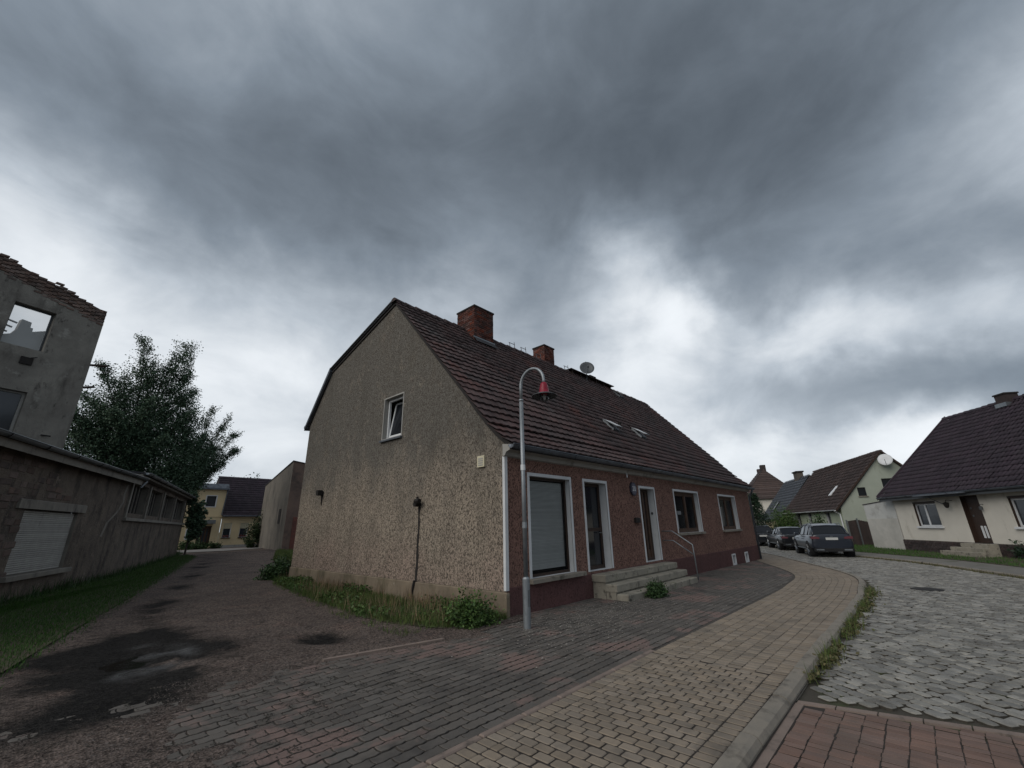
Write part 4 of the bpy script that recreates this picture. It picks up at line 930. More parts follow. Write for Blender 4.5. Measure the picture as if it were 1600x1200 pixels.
b = MB(); v0, q0, v1, q1 = 8.72, 7.25, 10.30, 5.30; b.add([(-.13, v0, q0), (-.13, v1, q1), (-.13, v1+.02, q1-.16), (-.13, v0-.02, q0-.16), (.1, v0, q0+.02), (.1, v1, q1+.02), (.1, v1+.02, q1-.14), (.1, v0-.02, q0-.14)], [(0, 1, 2, 3), (4, 7, 6, 5), (0, 4, 5, 1), (1, 5, 6, 2), (2, 6, 7, 3), (3, 7, 4, 0)])
b.build('verge_flashing', 'zinc_old', RF)
b = MB(); b.tube([(-.14, 10.28, 5.26), (LEN, 10.28, 5.26)], .06, 8); b.build('rear_gutter', 'zinc_old', HS)
# chimneys
c1 = chimney(HS, hx(9.05), hx(10.0), 10.02-HL[1], 10.95-HL[1], 7.3, 9.18)
b = MB(); zf = 3.16; v0 = 10.02-HL[1]; zb = topz(v0)+.10
b.add([(hx(9.02), v0-.02, zb+.14), (hx(10.05), v0-.02, zb+.14), (hx(10.10), v0-.22, zb-.10), (hx(8.98), v0-.22, zb-.10)], [(0, 1, 2, 3)]); b.build('flashing', 'roof_felt', c1); b = MB(); b.box(hx(9.0), hx(10.06), v0-.035, v0-.015, zb+.12, zb+.16); b.build('flashing_rail', 'zinc', c1)
chimney(HS, hx(13.75), hx(14.45), 10.55-HL[1], 11.2-HL[1], 7.6, 9.26)
chimney(HS, hx(17.75), hx(18.25), 10.75-HL[1], 11.25-HL[1], 7.6, 8.86)
# raised ridge boards between the chimneys
b = MB(); b.bevbox(hx(15.5), hx(19.45), 10.35-HL[1], 10.75-HL[1], 8.53, 8.56, .006)
for x in np.linspace(15.7, 19.2, 6): b.box(hx(x)-.012, hx(x)+.012, 10.42-HL[1], 10.70-HL[1], 8.10, 8.53)
b.build('roof_walkway', 'dark_wood', HS)
for x in (11.45, 12.15, 13.15, 15.2):                           # chimney-sweep irons on the ridge
    b = MB(); v = 4.63
    for d in (0, .28): b.tube([(hx(x)+d, v-.1, 8.36), (hx(x)+d, v-.06, 8.72 if d else 8.62)], .013, 5)
    b.tube([(hx(x)-.04, v-.06, 8.62), (hx(x)+.32, v-.06, 8.62)], .013, 5); b.build('roof_step', 'grey_metal', HS)
def skylight(u, v, w=.44, l=.55, lift=.10):
    dv, dz = _n(np.array([PROF[-1][0]-PROF[-2][0], PROF[-1][1]-PROF[-2][1]])); z = topz(v)+.08
    T = lambda p: (u+p[0], v+p[1]*dv-p[2]*dz, z+p[1]*dz+p[2]*dv)
    b = MB(T); frame_rect(b, (-w/2, w/2, 0, l), .045, -.02, .10, lambda a, d, q: (a, q, d)); S = b.build('skylight', 'zinc', HS)
    T2 = lambda p: T((p[0], p[1], 11e-2+(l-p[1])*.28+p[2])); b = MB(T2); b.box(-w/2-.02, w/2+.02, -.03, l+.03, -.012, .012); b.build('lid_rim', 'zinc', S)
    b = MB(T2); b.box(-w/2+.03, w/2-.03, .03, l-.03, .013, .016); b.build('pane', 'white_plastic', S)  # whitened pane paints in the sky's reflection on the glass
    b = MB(T); b.box(-w/2+.01, w/2-.01, .02, l-.02, .0, .12); b.build('curb', 'zinc_old', S)
skylight(hx(13.3), 7.22-HL[1]); skylight(hx(15.5), 7.25-HL[1]); skylight(hx(19.5), 10.05-HL[1])
b = MB(); vz = topz(1.52)+.1; b.tube([(hx(14.1), 1.5, vz), (hx(14.1), 1.46, vz+.18)], .05, 8); b.tube([(hx(14.1), 1.46, vz+.18), (hx(14.1), 1.46, vz+.22)], .075, 8); b.build('roof_vent', 'black_iron', HS)
# satellite dish
b = MB(); b.tube([(hx(16.85), 4.42, 8.2), (hx(16.85), 4.42, 9.25)], .02, 6); DS = b.build('dish_mast', 'grey_metal', HS)
def facing(c, nrm):
    n_ = _n(np.array(nrm, float)); ex = _n(np.cross((0, 0, 1.), n_)); ey = np.cross(n_, ex); c = np.array(c)
    return lambda p: tuple(c+ex*p[0]+ey*p[1]+n_*p[2])
dT = facing((hx(16.82), 4.36, 8.86), (-.72, -.62, .26))
b = MB(dT); b.lathe([(0, .0), (.13, .01), (.26, .04), (.355, .075), (.36, .07), (.26, .03), (0, -.012)], n=24); b.build('dish', 'grey_metal', DS, True)
b = MB(dT); b.tube([(0, -.35, .07), (0, -.17, .36)], .012, 5); b.bevbox(-.03, .03, -.19, -.12, .34, .44, .01); b.build('feed_arm', 'grey_metal', DS)
# fittings on the walls
b = MB(); oct_ = [(hx(11.68)+.19*math.cos(R(22.5+45*k)), 2.54+.2*math.sin(R(22.5+45*k))) for k in range(8)]; b.prism(oct_, 'v', -.05, .02); PL = b.build('number_plaque', 'blue_sign', HS)
oct2 = [(hx(11.68)+.15*math.cos(R(22.5+45*k)), 2.54+.16*math.sin(R(22.5+45*k))) for k in range(8)]; b = MB(); b.prism(oct2, 'v', -.056, -.04); surf('plaque_face', (.10, .10, .13), (.08, .08, .11), 9, .5); b.build('plaque_face', 'plaque_face', PL)
fc = bpy.data.curves.new('house_number', 'FONT'); fc.body = '20'; fc.size = .2; fc.align_x = 'CENTER'; fc.align_y = 'CENTER'; fc.extrude = .002; fc.materials.append(MAT['white_plastic'])
tmp = bpy.data.objects.new('house_number', fc); nm_ = bpy.data.meshes.new_from_object(tmp); bpy.data.objects.remove(tmp); o = obj('house_number', nm_, PL); o.matrix_basis = Matrix.Translation((hx(11.68), -.061, 2.54))@Matrix.Rotation(math.pi/2, 4, 'X')
b = MB(); b.bevbox(hx(11.58), hx(11.84), -.07, .01, 1.60, 1.74, .012); b.build('letter_box', 'black_iron', HS)
b = MB(); b.lathe([(0, 0), (.035, 0), (.04, .012), (.03, .03), (0, .032)], n=12); o = b.build('door_bell', 'grey_metal', HS); o.matrix_basis = Matrix.Translation((hx(13.058), .12, 1.87))@Matrix.Rotation(-math.pi/2, 4, 'Y')
b = MB(); b.tube([(hx(11.3), -.0, 2.98), (hx(11.3), -.07, 2.94), (hx(11.3), -.07, 2.84)], .022, 6); b.build('lamp_socket', 'white_plastic', HS)
b = MB(); b.bevbox(-.04, .01, 6.54-HL[1], 6.76-HL[1], 2.80, 3.04, .01); VT = b.build('wall_vent', 'cream_plastic', HS)
b = MB(); [b.box(-.046, -.035, 6.58-HL[1], 6.72-HL[1], 2.83+.045*i, 2.855+.045*i) for i in range(4)]; b.build('vent_slat', 'cornice', VT)
# flue outlet with its soot streak, second small outlet
yv = 8.84-HL[1]
b = MB(); b.tube([(.05, yv, 2.13), (-.16, yv, 2.13)], .06, 10); b.tube([(-.14, yv, 2.2), (-.14, yv-.17, 2.2)], .055, 8); b.tube([(-.12, yv-.06, 2.13), (-.12, yv-.06, 2.30)], .03, 6); FL = b.build('flue_outlet', 'black_iron', HS)
b = MB(); zz = np.linspace(2.12, .36, 18); pl = []
for i, z in enumerate(zz): w = .028+.02*(i/18)+.009*math.sin(i*1.9); pl.append((yv-w*.8+.01*math.sin(i*.9), yv+w*.8+.01*math.sin(i*.9), z))
for (l0, r0, za), (l1, r1, zb_) in zip(pl, pl[1:]): b.quad((-.012, l0, za), (-.012, r0, za), (-.012, r1, zb_), (-.012, l1, zb_)); b.quad((-.012, l0, za), (-.012, l1, zb_), (.01, l1-.012, zb_), (.01, l0-.012, za)); b.quad((-.012, r0, za), (.01, r0+.012, za), (.01, r1+.012, zb_), (-.012, r1, zb_))
b.tube([(-.045, yv+.01, .44), (-.05, yv+.03, .34), (-.045, yv+.07, .2), (-.05, yv+.05, .05)], [.03, .035, .028, .02], 6); b.build('tar_streak', 'soot', FL)
yv = 14.32-HL[1]
b = MB(); b.tube([(.05, yv, 2.73), (-.18, yv, 2.73)], .085, 10); b.box(-.2, -.05, yv-.10, yv+.06, 2.66, 2.82); b.tube([(-.012, yv-.02, 2.66), (-.012, yv-.02, 2.35)], [.04, .012], 6); b.build('flue_outlet', 'black_iron', HS)
# front steps and handrail
for i, (y1, zt) in enumerate(((5.61, .475), (5.35, .285), (5.09, .10))):
    y0 = 5.95 if i == 0 else (5.61, 5.35)[i-1]; cuts = [9.15, 11.9, 13.22] if i == 0 else ([9.17, 11.6, 13.24] if i == 1 else [9.19, 10.2, 11.7, 13.26])
    for x0, x1 in zip(cuts, cuts[1:]):
        b = MB(); b.bevbox(hx(x0)+.004, hx(x1)-.004, y1-HL[1]-.03, y0-HL[1], zt-.15, zt+RNG.normal(0, .004), .018); b.build('step', 'step_concrete', HS)
    b = MB(); b.box(hx(9.19), hx(13.2), y1-HL[1]+.01, y0-HL[1], -.2, zt-.15); b.build('step_riser', 'step_concrete', HS)
px = hx(13.28)
b = MB(); b.tube([(px, -.02, 1.34), (px, -.34, 1.34), (px, -.90, .96), (px, -.93, .0)], .018, 8); HR = b.build('handrail', 'galvanised', HS, True)
b = MB(); b.tube([(px, -.02, 1.07), (px, -.34, 1.07), (px, -.91, .68)], .015, 8); b.build('lower_rail', 'galvanised', HR, True)

# ------------------------------------------------------------------ street lamp
LP = thing('street_lamp', 'grey curved street lamp with red hood in front of the shop window', 'street lamp', (5.85, 5.11, 0))
b = MB(); b.tube([(0, 0, -.1), (0, 0, .74)], .062, 16); b.tube([(0, 0, .74), (0, 0, .77)], [.062, .046], 16); b.build('base_sleeve', 'galvanised', LP)
b = MB(); b.tube([(0, 0, .7), (0, 0, 3.86)], .038, 14); b.tube([(0, 0, 3.86), (0, 0, 3.9)], .043, 14); b.build('pole', 'galvanised', LP, True)
rA = .285
b = MB(); b.tube([(0, 0, 3.85), (0, 0, 4.15)]+[(0, -rA+rA*math.cos(t), 4.15+rA*1.05*math.sin(t)) for t in np.linspace(.15, math.pi, 18)]+[(0, -2*rA, 4.09)], [.030]*12+[.028]*9, 12); b.build('arm', 'galvanised', LP, True)
c = (0, -2*rA, 0)
b = MB(); b.lathe([(.032, 4.11), (.05, 4.098), (.07, 4.055), (.082, 3.985), (.088, 3.93), (.105, 3.91), (.108, 3.885), (.0, 3.885)], c, 20); HD = b.build('lamp_hood', 'lamp_red', LP, True)
b = MB(); b.lathe([(.095, 3.90), (.15, 3.885), (.235, 3.845), (.237, 3.835), (.15, 3.873), (.09, 3.885)], c, 28); b.build('lamp_shade', 'grey_metal', LP, True)
b = MB(); b.lathe([(.085, 3.885), (.085, 3.80), (.07, 3.755), (.035, 3.735), (0, 3.73)], c, 18); b.build('lamp_glass', 'glass_clear', LP, True)
b = MB(); b.lathe([(.02, 3.88), (.03, 3.83), (.022, 3.78), (0, 3.77)], c, 10); b.build('bulb', 'white_plastic', LP, True)
b = MB(); b.bevbox(-.025, .025, -.06, -.035, .32, .58, .004); b.build('service_door', 'grey_metal', LP)
for zc in (1.55, 2.55): b = MB(); b.tube([(0, 0, zc), (0, 0, zc+.10)], .044, 12); b.build('sticker', 'white_plastic' if zc > 2 else 'galvanised', LP)

# ------------------------------------------------------------------ long shed left of the lane
A1, A2 = R(68.27), R(72.5)
SO = (2.42, 23.97)
SH = thing('long_shed', 'low derelict shed with white roller shutter and a row of high windows', 'shed', (*SO, 0), 0)
d1, n1 = np.array([math.cos(A1), math.sin(A1)]), np.array([-math.sin(A1), math.cos(A1)]); d2, n2 = np.array([math.cos(A2), math.sin(A2)]), np.array([-math.sin(A2), math.cos(A2)])
def S1(p): q = d1*p[0]+n1*p[1]; return (q[0], q[1], p[2])
def S2(p): q = d2*p[0]+n2*p[1]; return (q[0], q[1], p[2])
sh = (-7.2, -4.1, .62, 2.27)
b = MB(S1); b.wall(-14, 0, -.3, 3.80, [sh], .2, FU); b.build('front_wall', 'shed_render', SH)
b = MB(S1); b.reveal(sh, .16, FU); b.box(sh[0]-.1, sh[1]+.1, .2, .22, sh[2]-.1, sh[3]+.1); b.build('shutter_reveal', 'shed_concrete', SH)
z = sh[2]+.01; sl = MB(S1)
smesh = MB(S1); smesh.prism([(.085, 0), (.072, .012), (.072, .040), (.085, .052), (.10, .052), (.10, 0)], 'u', sh[0]+.02, sh[1]-.02); sm = mk_mesh('shutter_slat', smesh.V, smesh.F, 'shutter_slat')
RS = obj('roller_shutter', None, SH)
while z < sh[3]-.04:
    o = obj('shutter_slat', sm, RS); o.location = (0, 0, z); z += .0535
b = MB(S1); b.bevbox(sh[0]-.45, sh[1]+.38, -.06, .1, sh[3]+.0, sh[3]+.24, .015); b.build('lintel', 'shed_concrete', SH)
b = MB(S1); b.bevbox(sh[0]-.14, sh[1]+.30, -.14, .18, sh[2]-.13, sh[2]-.005, .015); b.build('sill', 'shed_concrete', SH)
# bare stone blocks where the render has fallen off
patch = lambda u, z: (u < -4.9 and z > 2.55 and z < 3.45-.35*max(0, (u+7))) or (u < -7.35 and z < 2.6+.2*math.sin(u*3)) 
zc = .55; r = 0; bmesh_ = []
for k in range(5):
    L_ = .30+.05*k; q = MB(S1); q.bevbox(-L_/2, L_/2, 0, .04, 0, .17, .0)
    q = MB(); hx_, hy_ = L_/2, .085; c_ = .02
    e_ = RNG.uniform(-.03, .03, 8); q.add([(-hx_, .02, -hy_), (hx_, .02, -hy_), (hx_, .02, hy_), (-hx_, .02, hy_), (-hx_+c_+abs(e_[0]), -.008, -hy_+c_+e_[1]*.4), (hx_-c_-abs(e_[2]), -.010, -hy_+c_+e_[3]*.4), (hx_-c_-abs(e_[4]), -.012, hy_-c_+e_[5]*.4), (-hx_+c_+abs(e_[6]), -.009, hy_-c_+e_[7]*.4)], [(4, 5, 6, 7), (0, 1, 5, 4), (1, 2, 6, 5), (2, 3, 7, 6), (3, 0, 4, 7)])
    bmesh_.append((L_, mk_mesh('stone_block', q.V, q.F, 'shed_stone')))
zrow = .45
while zrow < 3.5:
    u = -11.0+RNG.uniform(0, .3)
    while u < -4.2:
        L_, me = bmesh_[RNG.integers(5)]; uc = u+L_/2
        if patch(uc+.15*math.sin(zrow*9), zrow) and RNG.uniform() < .72 and uc > -9.6:
            o = obj('stone_block', me, SH); o.matrix_basis = Matrix.Translation(S1((uc, -.004, zrow)))@Matrix.Rotation(A1, 4, 'Z')@Matrix.Rotation(RNG.normal(0, .03), 4, 'Y'); 
        u += L_+.015
    zrow += .185
# window strip wall
E2 = 16.6; pil = [.25, 3.35, 3.75, 6.95, 7.45, 10.9, 11.35, 15.2]; wins = [(pil[i], pil[i+1], 2.42, 3.66) for i in range(0, 8, 2)]
b = MB(S2); b.wall(0, E2, -.3, 4.05, wins, .3, FU); b.build('side_wall', 'shed_render', SH)
b = MB(S2); b.box(E2-.2, E2, 0, 6, -.3, 4.05); b.build('end_wall', 'shed_render', SH)
b = MB(S2); b.bevbox(-.05, E2+.1, -.12, .1, 2.10, 2.22, .012); b.build('sill_band', 'shed_concrete', SH)
for w in wins:
    b = MB(S2); b.reveal(w, .35, FU); W = b.build('window_opening', 'shed_concrete', SH)
    b = MB(S2); b.quad((w[0], .28, w[2]), (w[1], .28, w[2]), (w[1], .28, w[3]), (w[0], .28, w[3])); b.build('pane', 'glass_dark', W)
    for i in (1, 2, 3, 4): x = w[0]+(w[1]-w[0])*i/5; b = MB(S2); b.box(x-.03, x+.03, .22, .27, w[2], w[3]); b.build('glazing_bar', 'shed_concrete', W)
for i in (0, 2, 4, 6, 7):
    x = pil[i]-.18 if i < 7 else pil[i]+.05
    b = MB(S2); b.bevbox(x-.1, x+.12, -.07, .05, 2.22, 3.75, .012); b.build('pilaster', 'shed_concrete', SH)
# roof: slab, fascia, gutters
def S12(u, v, z, seg): return (S1 if seg == 1 else S2)((u, v, z))
b = MB(); fr = [S1((-14, -.35, 3.80)), S1((0, -.35, 3.86)), S2((0, -.35, 4.06)), S2((E2+.4, -.35, 4.12))]; bkp = [S1((-14, 7, 4.6)), S1((0, 7, 4.6)), S2((0, 6.3, 4.7)), S2((E2+.4, 6.3, 4.7))]
dn = lambda p, d=.1: (p[0], p[1], p[2]-d)
for i in (0, 2): b.add([fr[i], fr[i+1], bkp[i+1], bkp[i], dn(fr[i]), dn(fr[i+1]), dn(bkp[i+1]), dn(bkp[i])], [(0, 1, 2, 3), (7, 6, 5, 4), (0, 4, 5, 1), (1, 5, 6, 2), (2, 6, 7, 3), (3, 7, 4, 0)])
b.build('roof', 'roof_felt', SH)
def gut(T, u0, u1, z, name='gutter'):
    b = MB(T); m = 9; r_ = .085
    for x in (u0, u1): b.V += [T((x, -.42-math.cos(math.pi*k/(m-1))*r_, z-math.sin(math.pi*k/(m-1))*r_)) for k in range(m)]
    b.F = [(k, k+1, m+k+1, m+k) for k in range(m-1)]+[tuple(range(m)), tuple(range(2*m-1, m-1, -1))]
    b.tube([(u0, -.42-r_, z), (u1, -.42-r_, z)], .014, 6); o = b.build(name, 'zinc', SH, True)
    for x in np.arange(u0+.7, u1, 1.7): j = MB(T); j.tube([(x, -.42-math.cos(math.pi*k/8)*(r_+.01), z-math.sin(math.pi*k/8)*(r_+.01)) for k in range(9)], .012, 4); j.build('gutter_bracket', 'black_iron', o)
gut(S1, -14, .2, 3.80); gut(S2, .1, E2+.4, 4.05)
b = MB(S1); b.box(-14, 0, -.34, -.31, 3.52, 3.78); b.build('fascia', 'shed_concrete', SH)
b = MB(S2); b.box(0, E2, -.30, -.02, 3.88, 4.02); b.build('eaves_band', 'shed_concrete', SH)
b = MB(); p0 = S1((.25, -.42, 3.7)); b.tube([(p0[0], p0[1], p0[2]), (p0[0]-.18, p0[1]-.1, p0[2]-.28)], .05, 8); b.build('gutter_spout', 'zinc', SH)
# crack in the render, modelled as a raised repair
b = MB(S1); pts_ = [(-.35, 3.5), (-.5, 3.1), (-.42, 2.8), (-.8, 2.4), (-1.5, 2.0), (-1.75, 1.5)]
for (u0, z0), (u1, z1) in zip(pts_, pts_[1:]): b.add([(u0-.10, -.006, z0), (u0+.08, -.006, z0), (u1+.08, -.006, z1), (u1-.10, -.006, z1)], [(0, 1, 2, 3)])
b.build('render_repair', 'shed_concrete', SH)

# ------------------------------------------------------------------ roofless ruin behind the shed
RN = thing('ruined_building', 'tall roofless ruin of patchy grey render with broken brick top', 'ruin', (.12, 24.0, 0), R(18))
rtop = lambda u: float(np.interp(u, [-14, -3.4, 0], [13.9, 11.6, 10.78]))
win = [(-2.59, -1.44, 8.36, 10.02), (-2.7, -1.45, 5.12, 6.70)]
bt = lambda u: rtop(u)-.55
b = MB(); b.wall(-13, 0, 0, bt, win, .4, FU, breaks=[-3.1, -6]); b.quad((0, 0, 0), (0, 11, 0), (0, 11, 9.6), (0, 0, bt(0))); b.build('front_wall', 'ruin_render', RN)
for w in win: b = MB(); b.reveal(w, .35, FU); b.build('window_reveal', 'ruin_render', RN)
bb = MB(); hx2, hz2 = .120, .0345; bb.box(-hx2, hx2, -.012, .10, -hz2, hz2); bm1 = mk_mesh('brick', bb.V, bb.F, 'ruin_brick')
bb = MB(); bb.box(-.112, .112, -.017, .10, -.034, .034); bm2 = mk_mesh('brick', bb.V, bb.F, 'ruin_brick')
cand = []
for r in range(0, 14):
    u = -.12-(.12 if r % 2 else 0)
    while u > -5.2:
        base = rtop(u); slope = .24
        z = base-.60-.05+r*.077-.0
        jag = .12+.10*math.sin(u*3.1)+.08*math.sin(u*7.7+1)
        if z < base-.02+jag*.5 and (r > 1 or RNG.uniform() > .35): cand.append((u, z, slope))
        u -= .252
for u, z, sl_ in cand[:560]:
    if u < -3.75 or RNG.uniform() < (.22 if z > rtop(u)-.16 else .04): continue
    o = obj('brick', bm1 if RNG.uniform() < .5 else bm2, RN); o.matrix_basis = Matrix.Translation((u, RNG.normal(0, .006), z))@Matrix.Rotation(RNG.normal(0, .035), 4, 'Y')@Matrix.Rotation(RNG.normal(0, .05), 4, 'Z')
b = MB(); b.prism([(-13, bt(-13)-.02), (-6, bt(-6)), (-3.1, bt(-3.1)), (0, bt(0)), (0, rtop(0)-.02), (-3.1, rtop(-3.1)-.02), (-6, rtop(-6)), (-13, rtop(-13))][0:8], 'v', .02, .36); b.build('brick_core', 'ruin_brick', RN)
# window glazing: dusty pane above, dark pane below
w = win[0]; b = MB(); frame_rect(b, w, .06, .22, .28, FU); W = b.build('upper_window', 'grey_metal', RN)
b = MB(); b.quad((w[0]+.05, .25, w[2]+.05), (w[1]-.05, .25, w[2]+.05), (w[1]-.05, .25, w[3]-.05), (w[0]+.05, .25, w[3]-.05)); b.build('pane', 'glass_dusty', W)
w = win[1]; b = MB(); frame_rect(b, w, .07, .16, .24, FU); W = b.build('lower_window', 'cornice', RN)
b = MB(); b.quad((w[0]+.05, .21, w[2]+.05), (w[1]-.05, .21, w[2]+.05), (w[1]-.05, .21, w[3]-.05), (w[0]+.05, .21, w[3]-.05)); b.build('pane', 'glass_far', W)
b = MB(); b.box(-5, 0, .5, 3, 0, 7.2); b.build('lower_storey', 'ruin_inner', RN)
# inside: remains of the rear wall, a chimney stump and fallen rafters seen through the upper window
b = MB(); b.prism([(-9, 6), (3, 6), (3, 13.4), (1.4, 12.75), (.62, 12.35), (.60, 12.55), (.5, 12.55), (.48, 12.85), (.10, 12.9), (.06, 12.3), (-.1, 11.95), (-1, 11.5), (-9, 10.8)], 'v', 10.2, 10.6); b.build('rear_wall', 'ruin_inner', RN)
for k, (z0, z1) in enumerate(((12.95, 12.5), (12.6, 12.2), (12.25, 11.9))): b = MB(); b.tube([(-3.2, 9.7, z0), (-.1-.12*k, 9.9, z1)], .05, 5); b.build('rafter', 'dark_wood', RN)
# stump of a pipe on the front, timber ends on the right edge
b = MB(); b.box(-1.95, -1.62, -.06, .03, 7.72, 8.0); b.tube([(-1.7, -.06, 8.0), (-1.55, -.1, 8.06)], .02, 5); b.build('wall_hole', 'soot', RN)
for z, l in ((8.35, .55), (7.35, .35)): b = MB(); b.tube([(-.1, .1, z-.05), (l, .05, z+.10)], .05, 5); b.build('timber_end', 'dark_wood', RN)
b = MB(); b.tube([(-.75, -.04, 5.2), (-.5, -.14, 5.18)], .03, 5); b.build('wall_hook', 'black_iron', RN)

# ------------------------------------------------------------------ outbuilding behind the house
OB = thing('outbuilding', 'tall windowless grey rendered outbuilding with sloping top behind the house', 'outbuilding', (14.47, 39.67, 0))
c0, c1_, c2_ = (0, 0), (1.15, 9.9), (9, 0)
b = MB(); b.add([(0, 0, -.2), (1.15, 9.9, -.2), (1.15, 9.9, 6.05), (0, 0, 7.43)], [(0, 1, 2, 3)]); b.build('lane_wall', 'out_render', OB)
b = MB(); b.add([(0, 0, -.2), (9, 0, -.2), (9, 0, 6.3), (0, 0, 7.43)], [(0, 1, 2, 3)])
surf('out_brick', (.165, .115, .092), (.11, .08, .068), 1.5, .93, ((30, .01),), layers=(((.06, .05, .045), 1, .5, .7, None),)); b.build('yard_wall', 'out_brick', OB)
b = MB(); b.add([(-.08, -.08, 7.46), (9, -.08, 6.33), (9.5, 10, 5.0), (1.1, 10, 6.08), (-.08, -.08, 7.40), (9, -.08, 6.27), (9.5, 10, 4.94), (1.1, 10, 6.02)], [(0, 1, 2, 3), (7, 6, 5, 4), (0, 4, 5, 1), (1, 5, 6, 2), (2, 6, 7, 3), (3, 7, 4, 0)]); b.build('roof', 'roof_felt', OB)
b = MB(); q = lambda s, off, z: (.115*s-off, .99*s, z); b.add([q(1.9, .03, 2.15), q(2.6, .03, 2.15), q(2.6, .03, 3.4), q(1.9, .03, 3.4), q(1.9, -.1, 2.15), q(2.6, -.1, 2.15), q(2.6, -.1, 3.4), q(1.9, -.1, 3.4)], [(0, 1, 2, 3), (0, 4, 5, 1), (1, 5, 6, 2), (2, 6, 7, 3), (3, 7, 4, 0)]); b.build('slit_window', 'soot', OB)
surf('rust_door', (.16, .06, .045), (.10, .045, .038), 3, .8, layers=(((.05, .03, .028), 2, .5, .7, None),))
b = MB(); b.bevbox(.62, 2.0, -.05, .05, -.1, 2.65, .01); b.build('door', 'rust_door', OB)

# ------------------------------------------------------------------ yellow house at the end of the lane
YH = thing('yellow_house', 'yellow house with brown tiled roof at the end of the lane', 'house', (13.2, 53.4, 0))
gw1 = [(.26, 1.0, .97, 2.42), (1.80, 2.56, .97, 2.42), (3.4, 4.15, .97, 2.42)]
b = MB(); b.wall(0, 7, -.3, 3.15, gw1, .15, FU); b.build('front_wall', 'yellow_wall', YH)
tw = [(-1.70, -.86, 4.05, 5.1), (-1.92, -.78, .1, 2.15)]
b = MB(lambda p: (p[0], p[1]-.06, p[2])); b.wall(-4.6, -.05, -.3, 5.75, tw, .15, FU); b.quad((-.05, 0, -.3), (-.05, 6, -.3), (-.05, 6, 5.75), (-.05, 0, 5.75)); b.build('tower_wall', 'yellow_wall', YH)
b = MB(); b.box(-4.6, -.02, -.10, -.05, 3.02, 3.10); b.build('string_course', 'yellow_wall', YH)
b = MB(); b.bevbox(0, 7, -.05, .0, -.3, .25, .01); b.build('plinth', 'cornice', YH)
for h in gw1:
    b = MB(); b.reveal(h, .15, FU); frame_rect(b, h, .06, .08, .13, FU); W = b.build('window', 'white_plastic', YH)
    b = MB(); b.quad((h[0], .1, h[2]), (h[1], .1, h[2]), (h[1], .1, h[3]), (h[0], .1, h[3])); b.build('pane', 'glass_far', W)
    b = MB(); [b.box(h[0]+.02, h[1]-.02, .05+.005*(i % 2), .07, h[3]-.07*(i+1), h[3]-.07*i-.01) for i in range(8)]; b.build('half_shutter', 'cream_plastic', W)
    b = MB(); b.bevbox(h[0]-.06, h[1]+.06, -.07, .1, h[2]-.08, h[2]-.0, .01); b.build('sill', 'dark_wood', W)
    V, F = leaves(np.c_[RNG.uniform(h[0]+.05, h[1]-.05, 60), RNG.uniform(-.12, .02, 60), RNG.uniform(h[2]+.02, h[2]+.22, 60)], .1); obj('window_flowers', np_mesh('window_flowers', V, F, 'flower'), W)
h = tw[0]; fy = lambda a, d, z: (a, d-.06, z)
b = MB(); b.reveal(h, .15, fy); frame_rect(b, (h[0]-.08, h[1]+.08, h[2]-.08, h[3]+.08), .08, -.03, .02, fy); W = b.build('window', 'white_plastic', YH)
b = MB(); b.quad((h[0], .05, h[2]), (h[1], .05, h[2]), (h[1], .05, h[3]), (h[0], .05, h[3])); b.build('pane', 'glass_far', W)
h = tw[1]; b = MB(); b.reveal(h, .2, fy); frame_rect(b, h, .1, .06, .12, fy); D = b.build('door', 'dark_wood', YH)
b = MB(); b.box(h[0], h[1], .12, .14, h[2], h[3]); b.build('door_leaf', 'brown_wood', D)
b = MB(); [b.box(h[0]+.18+i*.3, h[0]+.32+i*.3, .10, .12, .6, 1.9) for i in range(3)]; b.build('pane', 'glass_far', D)
b = MB(); b.bevbox(-2.1, -.7, -.85, -.08, 2.35, 2.72, .02); b.build('door_canopy', 'zinc', YH)
b = MB(); frame_rect(b, (-2.9, -2.3, .9, 1.9), .07, -.1, -.05, FU); W = b.build('porch_window', 'white_plastic', YH); b = MB(); b.box(-2.85, -2.35, -.075, -.065, .95, 1.85); surf('green_lit_pane', (.05, .12, .08), (.04, .09, .06), 3, .2); b.build('pane', 'green_lit_pane', W)  # green base colour stands for the window's green light
yp = [(-.3, 3.12), (4.3, 7.55)]; b = MB(); b.prism([(-.3, 3.05), (4.3, 7.48), (8.9, 3.05)], 'u', -.04, 7.2); RFy = b.build('roof', 'under_roof', YH)
roof_tiles(RFy, (13.2, 53.4), 0, 'roof_tile_dark', -.08, 7.2, yp, .32, .36, 0, .02, 4, .03)
b = MB(); b.bevbox(-4.8, .12, -.4, 6, 5.75, 5.95, .03); b.prism([(-.35, 5.95), (-.1, 6.35), (5.8, 6.5), (5.8, 5.95)], 'u', -4.7, .05); b.build('tower_roof', 'zinc_old', YH)
b = MB(); b.tube([(.02, -.36, 5.8), (-.02, -.25, 5.6), (-.12, -.14, 3.5), (-.15, -.14, 3.25), (.1, -.36, 3.1)], .05, 6); b.tube([(-.05, -.38, 3.1), (7, -.38, 3.1)], .06, 6); b.build('gutter', 'zinc_old', YH)
b = MB(); b.add([(8.6, 44.5, .03), (9.2, 50.2, .03), (21, 50.0, .03), (21, 46.8, .03), (15, 46.2, .03), (11.5, 44.0, .03)], [(0, 1, 2, 3, 4, 5)])
tag(b.build('cross_street', 'tarmac', kind='structure'), 'pale tarmac of the cross street before the yellow house')

